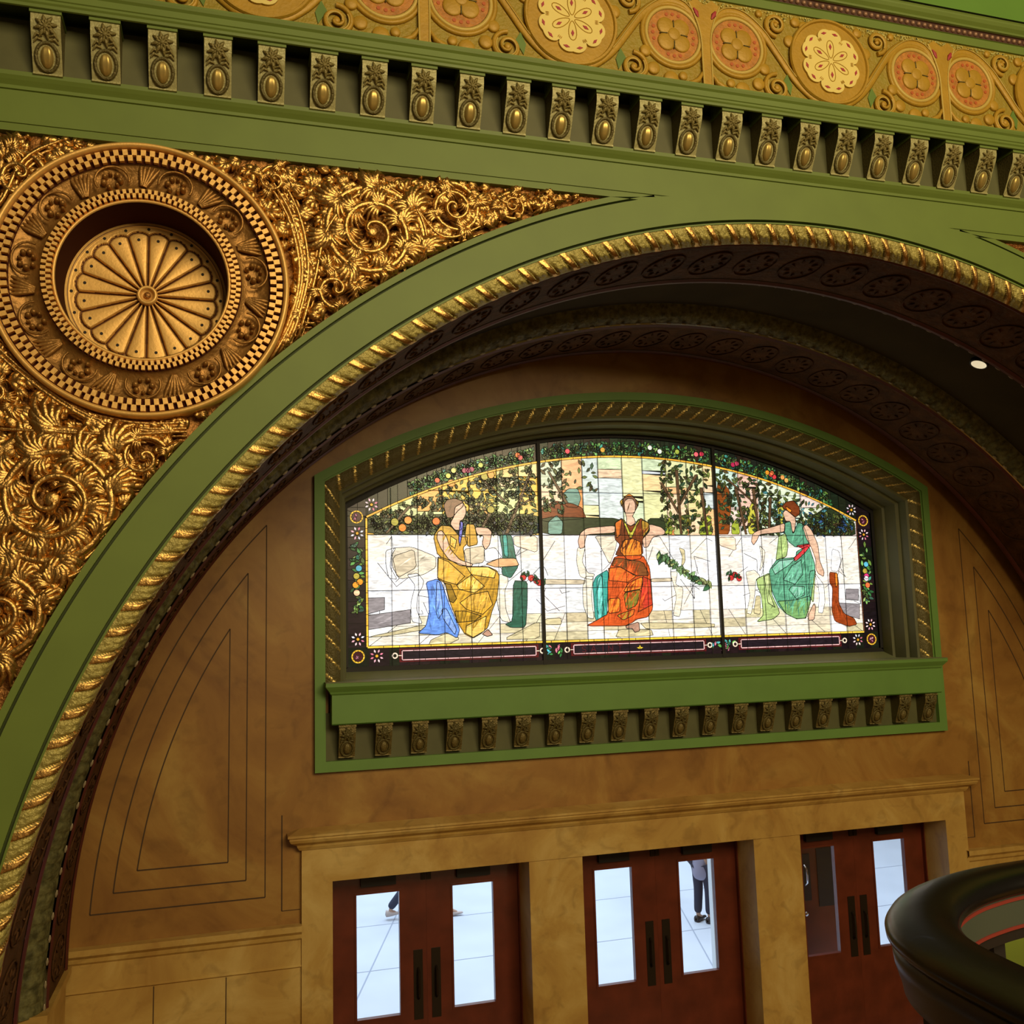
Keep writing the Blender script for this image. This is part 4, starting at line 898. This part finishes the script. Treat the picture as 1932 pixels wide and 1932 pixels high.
skyL = ['f4d070', 'f0c050', 'f2dc98', 'f0b060', 'f6d488', 'e8c8a0', 'd8e0a0']; skyC = ['dce8b8', 'ecd8a0', 'f0bc88', 'd0e4c0', 'e0e4b0', 'd4dce8', 'ecd0b0', 'ccdcc0', 'ccd8dc', 'ec9c60']; skyR = ['dce8d0', 'c8dce8', 'e8d4cc', 'dcdccc', 'e4e4dc', 'c4e0d8', 'ecc4b4']
for a, c in zip(cuts, cuts[1:]):
    xm = (a+c)/2; G = gz(xm); zt_ = min(ztop(a), ztop(c)); pal = skyL if xm < -1.067 else (skyR if xm > 1.067 else skyC)
    zs = [ZW]+sorted(random.uniform(ZW+.08, zt_-.05) for _ in range(3 if abs(xm) < 1.9 else 1))
    for z0, z1 in zip(zs, zs[1:]+[None]):
        top = [(c, ztop(c)), (a, ztop(a))] if z1 is None else [(c, z1+random.uniform(-.03, .03)), (a, z1)]
        G.piece([(a, z0), (c, z0)]+top, tint(S_(random.choice(pal)), .06), 0, .005)
    z0 = ZW; 
    for z1 in (5.37, 5.068, ZF):
        G.piece([(a, z0), (c, z0), (c, z1), (a, z1)], tint(S_(random.choice(['eef2fa', 'f2f4fa', 'e8e6e2', 'f0ece6', 'e2e8f2'])), .04), 0, 0); z0 = z1
    for z0, z1 in ((ZF, 4.70), (4.70, 4.60), (4.60, ZB0)):
        G.piece([(a, z0), (c, z0), (c+.0, z1), (a, z1)], tint(S_(random.choice(['e8e4dc', 'd8d2bc', 'eef0f4', 'c8c0a0', 'e8e4dc'])), .05), 0, .004)
for x0 in (-2.8, -2.3, -1.7, -1.2, -.9, -.2, .4, .9, 1.3, 1.8, 2.3, 2.8):      # cracks of the marble seat wall and floor joints
    for _ in range(4):
        P = [(x0+random.uniform(-.2, .2), random.uniform(4.85, 5.6))]
        for _ in range(2): P.append((P[-1][0]+random.uniform(-.22, .22), max(4.82, min(5.63, P[-1][1]+random.uniform(-.3, .3)))))
        P = [(max(-2.94, min(2.94, x)), z) for x, z in P]; gz(x0).lead(P, 1, .0055)
    gz(x0).lead([(x0*.9, ZF), (max(-2.95, min(2.95, x0*1.06)), ZB0)], 1, .005)
LEAFC = ['3c4c28', '50602c', '5c6a38', '2c3a24', '6c7c40', '48503a', '3c5c44', '54482c']
def leaves(xc, zc, rx, rz, n, pal=LEAFC, L=(.05, .09), lay=2, lead=.005, clip=True):
    for _ in range(n):
        for _t in range(20):
            x = xc+random.uniform(-1, 1)*rx; z = zc+random.uniform(-1, 1)*rz
            if not clip or (z < ztop(x)-.03 and z > ZW+.01 and abs(x) < XI-.04 and abs(abs(x)-1.067) > .05): break
        a = random.uniform(0, 2*pi); l = random.uniform(*L); w_ = l*.26
        P = [(x-l/2*cos(a), z-l/2*sin(a)), (x+w_*.9*sin(a)-l*.1*cos(a), z-w_*.9*cos(a)-l*.1*sin(a)), (x+w_*.6*sin(a)+l*.25*cos(a), z-w_*.6*cos(a)+l*.25*sin(a)), (x+l/2*cos(a), z+l/2*sin(a)), (x-w_*.6*sin(a)+l*.25*cos(a), z+w_*.6*cos(a)+l*.25*sin(a)), (x-w_*.9*sin(a)-l*.1*cos(a), z+w_*.9*cos(a)-l*.1*sin(a))]
        gz(x).piece(P, tint(S_(random.choice(pal)), .2), lay, lead)
def fruit(x, z, r, c, lay=3): gz(x).piece([(x+r*cos(2*pi*j/10), z+r*sin(2*pi*j/10)) for j in range(10)], tint(S_(c), .08), lay, .006)
def chaikin(P, n=1):
    for _ in range(n):
        Q = []
        for a, b_ in zip(P, P[1:]+P[:1]):
            if hypot(a[0]-b_[0], a[1]-b_[1]) < .02: Q.append(a); continue
            Q += [(a[0]*.88+b_[0]*.12, a[1]*.88+b_[1]*.12), (a[0]*.12+b_[0]*.88, a[1]*.12+b_[1]*.88)]
        P = Q
    return P
def inside(P, x, z):
    c = False
    for (x0, z0), (x1, z1) in zip(P, P[1:]+P[:1]):
        if (z0 > z) != (z1 > z) and x < (x1-x0)*(z-z0)/(z1-z0)+x0: c = not c
    return c
def folds(P, col, lay, dens, lean):
    xs_ = [p[0] for p in P]; zs_ = [p[1] for p in P]; A = (max(xs_)-min(xs_))*(max(zs_)-min(zs_))
    for _ in range(int(A*dens)):
        x = random.uniform(min(xs_), max(xs_)); z = random.uniform(min(zs_), max(zs_)); l = random.uniform(.05, .13); a = lean+random.uniform(-.45, .45); w_ = random.uniform(.006, .012)
        ux, uz = cos(a), sin(a); Q = [(x-ux*l, z-uz*l), (x-uz*w_, z+ux*w_), (x+ux*l, z+uz*l), (x+uz*w_, z-ux*w_)]
        if not all(inside(P, *q) for q in Q): continue
        k = random.choice((.6, .72, 1.3, 1.5)); gz(x).piece(Q, tuple(min(1, v*k) for v in col[:3]), lay, 0)
def place(keys, lay, lw):
    for nm, c, f in GLASS_SHAPES:
        if nm in keys:
            P = list(zip(f[::2], f[1::2])); P = P if c == 'grey' or (nm[0] == 'f' and c[-1] in '234' and c != 'skin2') else chaikin(P, 2 if c in ('skin', 'brown') else 1); xm = sum(x for x, z in P)/len(P); gz(xm).piece(P, PAL[c][:3], lay, lw)
            if nm in ('d', 'f1', 'f2', 'f3') and 'skin' not in c: folds(P, PAL[c], lay+.3, 420, pi/2 if nm == 'd' else 1.2)
            if nm == 't': folds(P, PAL[c], lay+.3, 120, .5)
place(('t',), 2, .006); place(('b',), 1, .006)
for (xa, za, xb, zb_) in ((-1.15, 6.35, -1.45, 5.66), (-1.45, 6.0, -1.75, 6.3), (-1.4, 5.9, -1.15, 6.05), (-1.75, 5.66, -1.62, 5.9), (-2.75, 5.66, -2.5, 5.95), (.62, 5.66, .60, 6.4), (.60, 5.9, .40, 6.25), (.62, 6.0, .85, 6.35), (.95, 5.66, .9, 6.2), (1.45, 5.66, 1.35, 6.2), (1.62, 5.66, 1.58, 6.2), (1.62, 6.0, 1.25, 6.3), (1.75, 5.66, 1.8, 6.1), (-.95, 6.35, -.75, 6.0)):
    gz(xa).piece([(xa-.014, za), (xa+.014, za), (xb+.02, zb_), (xb-.02, zb_)], S_('5c4630')[:3], 3, .005)
leaves(-2.2, 5.74, .72, .09, 190, LEAFC+['2c3c44', '5c6c2c', '74603c']); leaves(-1.4, 5.74, .32, .09, 60, LEAFC+['3c4c50', '2c3444']); leaves(2.2, 5.74, .7, .09, 140, LEAFC+['2c3c44']); leaves(-2.3, 5.87, .62, .17, 280); leaves(-1.4, 6.05, .32, .36, 260); leaves(-1.9, 6.2, .3, .2, 60); leaves(-.9, 6.2, .14, .3, 60); leaves(-.65, 6.3, .3, .16, 26)
leaves(.72, 6.1, .33, .42, 210); leaves(1.5, 6.1, .42, .38, 240); leaves(2.15, 5.92, .45, .25, 150, LEAFC+['4c8890', '2c5c5c', '6ca8b0']); leaves(2.6, 5.78, .3, .13, 90, LEAFC+['3c68a0', '68b0b8'])
for x, z in ((-2.66, 5.78), (-2.58, 5.72), (-2.52, 5.80), (-2.22, 5.79), (-1.62, 5.92), (-1.68, 6.28), (-1.61, 6.30), (-2.05, 6.20)): fruit(x, z, .042, random.choice(['f08828', 'e87028', 'f09840', 'a09838']), 4)
place(('d',), 5, .007); place(('f1', 'f2', 'f3'), 6, .008)
for i in range(34):      # palm branch
    t = i/34; x = .32+.62*t; z = 5.42-.36*t; leaves(x, z, .02, .03, 1, ['5c8a58', '8cb078', '3c6444', 'a4b878'], (.10, .14), 6, .005, False)
for x, z in ((-1.13, 5.15), (-1.19, 5.18), (-1.28, 5.19), (-1.1, 5.13), (1.22, 5.16), (1.27, 5.19), (1.32, 5.15)): fruit(x, z, .035, 'c83838', 6); leaves(x, z+.02, .06, .04, 3, ['2c5030', '3c6c4c'], (.05, .07), 6, .005, False)
# border
bord = [(-XI, ZB0)]+[(-XI, 5.82)]+[(-XI+2*XI*i/48, ztop(-XI+2*XI*i/48)) for i in range(49)]+[(XI, ZB0)]
DKB = ['181014', '201418', '141a10']
def bseg(P, c='1a1214'): 
    xm = sum(x for x, z in P)/len(P); gz(xm).piece(P, tint(S_(c), .2), 0, .005)
for i in range(60):
    a = -3.15+6.3*i/60; c = a+6.3/60; fi = lambda x: ztop(x) if abs(x) <= XI else ztop(XI)
    if abs(a) <= XI or abs(c) <= XI: bseg([(a, fi(a)), (c, fi(c)), (c, zout(c)), (a, zout(a))], random.choice(['20281a', '1c2418', '281e18', '1c2018']))
for s in (-1, 1):
    z = 4.30
    while z < 5.95:
        bseg([(s*XI, z), (s*3.15, z), (s*3.15, min(z+.11, 5.93)), (s*XI, min(z+.11, 5.93))], random.choice(DKB)); z += .11
    bseg([(s*XI, 5.82), (s*3.15, 5.9), (s*3.15, 5.935), (s*XI, 6.03)], '1a1214')
i = -3.15
while i < 3.149: bseg([(i, 4.30), (min(i+.105, 3.15), 4.30), (min(i+.105, 3.15), ZB0), (i, ZB0)], random.choice(DKB)); i += .105
GP = ['3c7c44', '5c9c50', '2c5c38', '7cb464', '48a08c', '2c4c2c', '6c8c3c', '9cbc6c', '38584c', '4c5c34']
for i in range(900):
    x = random.uniform(-2.5, 2.62); zz = random.uniform(ztop(x)+.03, zout(x)-.05)
    if abs(abs(x)-1.067) < .04: continue
    leaves(x, zz, 0, 0, 1, GP, (.05, .085), 1, .005, False)
for x, c in ((-2.2, 'e05c38'), (-2.08, 'd8d060'), (-2.02, 'e8e080'), (-1.9, 'a83860'), (-1.86, 'b84068'), (-1.82, '983058'), (-1.72, 'c8d060'), (-1.3, 'e07038'), (-1.27, 'c04848'), (-.72, 'e85060'), (-.3, 'd0a040'), (.28, 'e8e8e0'), (.4, 'f0f0e8'), (.62, 'b0c050'), (.86, 'e86870'), (.93, 'd03850'), (1.33, 'b02850'), (1.38, 'd84868'), (1.78, 'f0a030'), (1.83, 'e84848'), (1.87, 'd84048'), (1.84, 'f07848'), (1.98, 'f0a858'), (2.03, 'e8b860')):
    fruit(x, (ztop(x)+zout(x))/2+random.uniform(-.03, .02), .03, c, 2)
for s in (-1, 1):
    for k in range(34): leaves(s*3.05, random.uniform(4.85, 5.55), .06, 0, 1, GP, (.06, .1), 1, .005, False)
    for z, c in ((5.30, '58b0d0'), (5.22, 'b0a040'), (5.16, 'f09828' if s < 0 else 'e83888'), (5.13, 'f0a030' if s < 0 else 'e8e0f0'), (5.05, 'f0c8a0' if s < 0 else 'f07040')): fruit(s*3.05+random.uniform(-.03, .03), z, .034, c, 2)
    for cz in (5.83, 4.405):
        cx = s*3.055 if cz > 5 else s*3.05
        for j in range(12):
            a0, a1 = 2*pi*j/12+.04, 2*pi*(j+1)/12-.04
            gz(cx).piece([(cx+.068*cos(a0), cz+.068*sin(a0)), (cx+.068*cos(a1), cz+.068*sin(a1)), (cx+.054*cos(a1), cz+.054*sin(a1)), (cx+.054*cos(a0), cz+.054*sin(a0))], S_('e8b838')[:3], 3, 0)
        gz(cx).piece([(cx+.05*cos(2*pi*j/16), cz+.05*sin(2*pi*j/16)) for j in range(16)], S_('401820')[:3], 2, .004)
        for j in range(3): leaves(cx, cz, .02, .02, 1, ['e0a8b8', 'c87890'], (.04, .05), 3, .004, False)
    for cx, cz in ((s*3.05, 5.66), (s*3.05, 4.58), (s*2.86, 4.405), (s*2.90, 5.96)):
        for j in range(8):
            a = pi/8+j*pi/4; l = .038; x, z = cx+.052*cos(a), cz+.052*sin(a); w_ = .010
            gz(cx).piece([(x-l/2*cos(a), z-l/2*sin(a)), (x+w_*sin(a), z-w_*cos(a)), (x+l/2*cos(a), z+l/2*sin(a)), (x-w_*sin(a), z+w_*cos(a))], tint(S_(random.choice(['f0b8cc', 'd87898', 'f4dce4', 'e0e0f0'])), .1), 2, 0)
        fruit(cx, cz, .018, 'e0a430', 3)
# gold line round the picture
def strip(P, w, c, lay=4):
    for p, q in zip(P, P[1:]):
        d = Vector((q[0]-p[0], q[1]-p[1])); d.normalize(); nx, nz = -d.y*w/2, d.x*w/2; e = .003; p = (p[0]+d.x*e, p[1]+d.y*e); q = (q[0]-d.x*e, q[1]-d.y*e)
        gz((p[0]+q[0])/2).piece([(p[0]+nx, p[1]+nz), (p[0]-nx, p[1]-nz), (q[0]-nx, q[1]-nz), (q[0]+nx, q[1]+nz)], tint(S_(c), .08), lay, 0)
        gz((p[0]+q[0])/2).lead([p, q], lay-1, w+.012)
strip([(-XI, ZB0+i*(5.82-ZB0)/12) for i in range(13)], .018, 'f4c040'); strip([(-XI+2*XI*i/36, ztop(-XI+2*XI*i/36)) for i in range(37)], .018, 'f4b840'); strip([(XI, ZB0+i*(5.82-ZB0)/12) for i in range(13)], .008, '704028'); strip([(-XI+2*XI*i/36, ZB0) for i in range(37)], .018, 'f4cc48')
# cartouches
for xa, xb in ((-2.60, -1.16), (-.73, .83), (1.30, 2.60)):
    G = gz((xa+xb)/2)
    G.piece([(xa-.03, 4.335), (xb+.03, 4.335), (xb+.03, 4.472), (xa-.03, 4.472)], S_('58181c')[:3], 2, 0)
    G.piece([(xa, 4.352), (xb, 4.352), (xb, 4.455), (xa, 4.455)], S_('201820')[:3], 3, 0)
    nn = 12; strip([(xa+(xb-xa)*i/nn, 4.357) for i in range(nn+1)], .010, 'e8b8c0', 5); strip([(xa+(xb-xa)*i/nn, 4.450) for i in range(nn+1)], .010, 'e8b8c0', 5); strip([(xa, 4.357), (xa, 4.450)], .010, 'e8b8c0', 5); strip([(xb, 4.357), (xb, 4.450)], .010, 'e8b8c0', 5)
    for s, x in ((-1, xa-.075), (1, xb+.075)):
        for j in range(10):
            a0, a1 = 2*pi*j/10, 2*pi*(j+1)/10
            gz(x).piece([(x+.032*cos(a0), 4.402+.032*sin(a0)), (x+.032*cos(a1), 4.402+.032*sin(a1)), (x+.019*cos(a1), 4.402+.019*sin(a1)), (x+.019*cos(a0), 4.402+.019*sin(a0))], S_('f0dcc8')[:3], 4, 0)
        strip([(x-s*.034, 4.402), (x-s*.07, 4.402)], .008, 'f0dcc8', 5)
for x in (-1.02, -.9, .98, 1.12, 1.16):
    for k in range(7): leaves(x, 4.40, .06, .05, 1, ['58b0a8', '6cb85c', '3c8c4c', '60c8d8', 'd07890'], (.05, .08), 2, .005, False)
# faint lettering and lily on the middle cartouche
def stroke(P, w=.006, c='5c1c20'):
    for p, q in zip(P, P[1:]):
        d = Vector((q[0]-p[0], q[1]-p[1])); d.normalize(); nx, nz = -d.y*w/2, d.x*w/2
        GZ[1].piece([(p[0]+nx, p[1]+nz), (p[0]-nx, p[1]-nz), (q[0]-nx, q[1]-nz), (q[0]+nx, q[1]+nz)], S_(c)[:3], 5, 0)
GLY = {'S': [[(.9, .85), (.5, 1), (.1, .8), (.2, .55), (.8, .4), (.9, .15), (.5, 0), (.1, .15)]], 'A': [[(0, 0), (.5, 1), (1, 0)], [(.2, .35), (.8, .35)]], 'I': [[(.5, 0), (.5, 1)]], 'N': [[(.05, 0), (.05, 1), (.95, 0), (.95, 1)]], 'T': [[(.5, 0), (.5, 1)], [(0, 1), (1, 1)]]}
for ch, x in zip('SAINT', (-.64, -.53, -.42, -.33, -.22)):
    for P in GLY[ch]: stroke([(x+.055*u, 4.372+.062*v) for u, v in P])
for ang, L in ((pi/2, .036), (pi*.12, .034), (pi*.88, .034)):
    x, z = .045, 4.385; a = ang
    GZ[1].piece([(x, z), (x+.4*L*cos(a)+.011*sin(a), z+.4*L*sin(a)-.011*cos(a)+.008), (x+1.3*L*cos(a), z+1.3*L*sin(a)), (x+.4*L*cos(a)-.011*sin(a), z+.4*L*sin(a)+.011*cos(a)+.008)], S_('e8c838')[:3], 6, .003)
nmz = ['left', 'centre', 'right']
for G, nm in zip(GZ, nmz):
    G.g.v = [(x, y-YB, z-4.2) for x, y, z in G.g.v]; G.l.v = [(x, y-YB, z-4.2) for x, y, z in G.l.v]
    o = G.g.build('stained_glass_light', win); tag(o, {'left': 'left light: seated figure in yellow', 'centre': 'middle light: seated figure in orange-red', 'right': 'right light: seated figure in green'}[nm]); G.l.build('leading', o)
b = MB()
for x in (-1.067, 1.067): b.box(x-.018, x+.018, YG-.035, YG+.02, 4.25, zout(1.067)+.05, LEAD)
for x in cuts[1:-1]:
    if abs(abs(x)-1.067) > .02: b.box(x-.0025, x+.0025, YG-.022, YG-.018, ZB0-.19, zout(x)-.01, LEAD)
for z in (ZW, 5.068, 6.12): b.box(-(XI if z < 6 else sqrt(6.5**2-(z-.04)**2)), (XI if z < 6 else sqrt(6.5**2-(z-.04)**2)), YG-.022, YG-.018, z-.003, z+.003, LEAD)
wadd('mullion', b)
b = MB()   # dark frame round the glass
rows = []
fo = [(-3.15, 4.30)]+[(-3.15+6.3*i/48, zout(-3.15+6.3*i/48)) for i in range(49)]+[(3.15, 4.30)]
fo2 = [(x*1.03, ZZ+(.07 if ZZ > 4.4 else -.05)) for x, ZZ in fo]
b.grid([[(x, YG-.03, z) for x, z in fo], [(x, YG-.03, z) for x, z in fo2]], LEAD); b.box(-3.25, 3.25, YG-.03, YG+.02, 4.2, 4.30, LEAD); b.box(-3.3, 3.3, YG+.03, YG+.06, 4.1, 7.0, LEAD); wadd('glass_frame', b)
# ================================================================== CURVED HANDRAIL, LOWER RIGHT
rl = empty('balcony_railing', (-3.15, -4.55, 3.0), label='curved dark wood balcony handrail turning a corner at lower right', cat='railing')
RP = [(1.2, -4.44), (-.5, -4.43), (-1.8, -4.42), (-2.5, -4.415), (-2.80, -4.425), (-2.95, -4.455), (-3.06, -4.505), (-3.15, -4.575), (-3.215, -4.66), (-3.25, -4.76), (-3.265, -4.90), (-3.27, -5.10), (-3.27, -5.6), (-3.27, -6.6)]
RC = curve([(x, y, 0) for x, y in RP], 150)
def railpiece(name, prof, mt, parent=rl, smooth=True, closed=True):   # prof (side offset, z)
    rows = []
    for i, p in enumerate(RC):
        d = (RC[min(i+1, len(RC)-1)]-RC[max(i-1, 0)]); d.z = 0; d.normalize(); nn = Vector((-d.y, d.x, 0))
        rows.append([(p.x+nn.x*o+3.15, p.y+nn.y*o+4.55, z-3.0) for o, z in prof])
    b = MB(); b.grid(rows, mt, closed_v=closed); return b.build(name, parent, smooth=smooth)
pf = [(-.058, 4.084), (-.065, 4.092), (-.066, 4.101), (-.060, 4.110), (-.050, 4.115), (-.03, 4.121), (0, 4.123), (.03, 4.121), (.040, 4.115), (.048, 4.108), (.051, 4.100), (.050, 4.092), (.045, 4.086), (0, 4.082)]
railpiece('handrail', pf, MAHOGD)
railpiece('side_band', [(-.032, 4.084), (.040, 4.084), (.040, 4.026), (-.032, 4.026)], SLATE, smooth=False)
for z in (4.078, 4.028):
    railpiece('pinstripe', [(-.0345, z-.0028), (.0425, z-.0028), (.0425, z+.0028), (-.0345, z+.0028)], RED, smooth=False)
railpiece('lower_bar', [(-.03, 4.026), (.036, 4.026), (.036, 4.004), (-.03, 4.004)], BLACK, smooth=False)
LIL = mat('lilac_grey_lacquer', (.035, .028, .042, 1), .35)
railpiece('outer_moulding', [(-.032, 4.084), (-.058, 4.082), (-.055, 4.05), (-.046, 4.02), (-.044, 4.006), (-.034, 4.0)], LIL)
acc = 0
for i in range(1, len(RC)):
    acc += (RC[i]-RC[i-1]).length
    if acc > .115 and RC[i].y > -5.6:
        acc = 0; p = RC[i]; b = MB(); b.box(-.013, .013, -.013, .013, 0, 1.01, BLACK); b.box(-.018, .018, -.018, .018, .55, .60, BLACK)
        b.build('baluster', rl, loc=(p.x+3.15, p.y+4.55, 0))
b = MB(); b.box(-3.6, 2.5, -4.30, -4.10, 2.75, 2.98, GREEN); b.box(-3.6, -2.9, -7.5, -4.30, 2.75, 2.98, GREEN); b.box(-2.9, 2.5, -7.5, -4.3, 2.9, 3.0, MARB)
o = b.build('floor'); tag(o, 'balcony floor slab under the curved railing', 'floor', kind='structure')
b = MB(); GLM = mat('lime_green_plaster', (.20, .26, .03, 1), .55)
b.box(-2.19, .9, -3.62, -3.50, 2.5, 3.70, GLM); par = b.build('stair_parapet'); tag(par, 'lime green parapet with gilded relief, glimpsed between the balusters at lower right', 'parapet')
b = MB(); random.seed(2)
for i in range(150):
    x = random.uniform(-2.15, -.8); z = random.uniform(3.2, 3.60); leaf(b, x, z, random.uniform(0, 6.28), .05, 4, 1.5, y0=-3.62, lift=.02, mt=GOLDD)
o = b.build('gilded_relief', par, smooth=True); o['kind'] = 'stuff'
# ================================================================== PEOPLE OUTSIDE
CLD = mat('dark_denim', (.025, .035, .07, 1), .8); CLN = mat('navy_trousers', (.018, .022, .045, 1), .8); CLC = mat('lilac_grey_coat', (.30, .28, .36, 1), .8); CLJ = mat('charcoal_jacket', (.05, .05, .07, 1), .8)
SKIN = mat('skin', (.55, .33, .22, 1), .5); HAIR = mat('dark_hair', (.03, .02, .015, 1), .6); SHOE = mat('dark_shoe', (.02, .015, .015, 1), .5); SHOEL = mat('pale_sneaker', (.6, .5, .45, 1), .6)
def skinmesh(name, verts, edges, rad, mt, parent, root=0, sub=2):
    me = bpy.data.meshes.new(name); me.from_pydata(verts, edges, []); me.update(); o = bpy.data.objects.new(name, me); C.objects.link(o)
    s = o.modifiers.new('skin', 'SKIN'); lay = me.skin_vertices[0] if me.skin_vertices else None
    if lay is None:
        bm = bmesh.new(); bm.from_mesh(me); bm.verts.layers.skin.verify(); bm.to_mesh(me); bm.free(); lay = me.skin_vertices[0]
    for i, r in enumerate(rad):
        lay.data[i].radius = (r, r) if not hasattr(r, '__len__') else r; lay.data[i].use_root = (i == root)
    ss = o.modifiers.new('sub', 'SUBSURF'); ss.levels = sub; ss.render_levels = sub; s.use_smooth_shade = True
    me.materials.append(mt); o.parent = parent; return o
def person(loc, rz, fl, fr_, label, trm, topm, shoem, long_coat=False):
    e = empty('person', loc, label=label, cat='person', group=None); e.rotation_euler = (0, 0, rz)
    hip = .93; lx = .095
    def legpts(s, f):
        k = ((f[0])*.45+.03, s*lx, .50+f[1]*.5); a = (f[0], s*lx, .09+f[1]); return [(0, s*lx*.9, hip-.05), k, a]
    V = [(0, 0, hip), (0, 0, 1.12), (.01, 0, 1.32), (.01, 0, 1.44), (.02, 0, 1.52), (.03, 0, 1.60), (.03, 0, 1.70)]
    R_ = [(.14, .11), (.125, .10), (.15, .10), (.09, .07), (.05, .05), (.085, .075), (.075, .07)]; E_ = [(i, i+1) for i in range(6)]
    for s, f in ((-1, fl), (1, fr_)):
        i = len(V); V += legpts(s, f); R_ += [.085, .055, .038]; E_ += [(0, i), (i, i+1), (i+1, i+2)]
        i = len(V); V += [(f[0]+.11, s*lx, .045+f[1])]; R_ += [.03]; E_ += [(i-1, i)]
    for s, f in ((-1, fr_), (1, fl)):
        i = len(V); sw = f[0]*.5; V += [(.0, s*.17, 1.40), (sw*.4, s*.21, 1.13), (sw+.05, s*.20, .90), (sw+.08, s*.195, .82)]; R_ += [.055, .042, .033, .030]; E_ += [(3, i), (i, i+1), (i+1, i+2), (i+2, i+3)]
        j = len(V)
        for q in range(5):
            a = (q-2)*.016; V += [(sw+.09+(.02 if q == 4 else 0), s*.195+a*(1.5 if q == 4 else 1), .79-(.045 if q < 4 else .01))]; R_ += [.008]; E_ += [(i+3, len(V)-1)]
    skinmesh('body', V, E_, R_, SKIN, e)
    V2 = [(0, 0, hip+.06)]; R2 = [(.155, .125)]; E2 = []
    for s, f in ((-1, fl), (1, fr_)):
        i = len(V2); L = legpts(s, f); V2 += [L[0], L[1], (L[2][0]-.005, L[2][1], L[2][2]+.03)]; R2 += [.10, .078, .066]; E2 += [(0, i), (i, i+1), (i+1, i+2)]
    skinmesh('trousers', V2, E2, R2, trm, e)
    V3 = [(0, 0, .62 if long_coat else .98), (0, 0, 1.15), (.01, 0, 1.33), (.01, 0, 1.45)]; R3 = [(.20, .17) if long_coat else (.165, .13), (.15, .12), (.175, .12), (.08, .07)]; E3 = [(0, 1), (1, 2), (2, 3)]
    for s, f in ((-1, fr_), (1, fl)):
        i = len(V3); sw = f[0]*.5; V3 += [(.0, s*.175, 1.40), (sw*.4, s*.215, 1.13), (sw+.05, s*.205, .90)]; R3 += [.068, .055, .045]; E3 += [(2, i), (i, i+1), (i+1, i+2)]
    skinmesh('coat' if long_coat else 'jacket', V3, E3, R3, topm, e, root=1)
    for s, f in ((-1, fl), (1, fr_)):
        b = MB(); b.grid([[(f[0]-.07+.27*t, s*lx+.046*(1-.35*t*t)*cos(a)*(1 if .02 < t < .98 else .3), f[1]+max(0, .042+(.05*(1-t)**1.5+.018)*sin(a)*(1 if .02 < t < .98 else .3))) for a in [2*pi*k/12 for k in range(12)]] for t in (0, .04, .2, .4, .6, .8, .95, 1)], shoem, closed_v=True); b.build('shoe', e, smooth=True)
    b = MB(); b.grid([[(.025-.105*cos(ph)*cos(a)*(1.05 if cos(a) > 0 else .35), .088*cos(ph)*sin(a), 1.665+.105*sin(ph)) for a in [2*pi*k/16 for k in range(16)]] for ph in [-.2+1.77*q/7 for q in range(8)]], HAIR, closed_v=True); b.build('hair', e, smooth=True)
    b = MB()
    for s in (-1, 1): b.disc(0, 0, .009, 0, -.004, SHOE, 8)
    b = MB(); b.tube([(.105, 0, 1.655), (.128, 0, 1.635), (.112, 0, 1.625)], [.006, .013, .008], SKIN, 6)
    for s in (-1, 1): b.tube([(.104, s*.03-.009, 1.662), (.109, s*.03, 1.664), (.104, s*.03+.009, 1.662)], [.003, .006, .003], SHOE, 6); b.tube([(.02, s*.083, 1.665), (.015, s*.092, 1.65), (.02, s*.083, 1.63)], [.01, .016, .008], SKIN, 6)
    b.tube([(.107, -.02, 1.595), (.113, 0, 1.593), (.107, .02, 1.595)], [.003, .006, .003], mat_ter, 6); b.build('face', e, smooth=True)
person((-1.22, 10.30, -.05), 0.0, (.50, 0), (-.50, .05), 'walking person outside the left doors, only dark trouser legs and pale sneaker showing', CLD, CLJ, SHOEL)
person((2.98, 8.35, -.05), .5, (.02, 0), (-.02, 0), 'person standing outside the middle doors in a lilac-grey coat and dark trousers', CLN, CLC, SHOE, True)
person((2.82, 9.75, -.05), -pi/2, (.04, 0), (-.08, 0), 'person in dark clothes half hidden behind the stile of the middle doors', CLN, CLJ, SHOE)
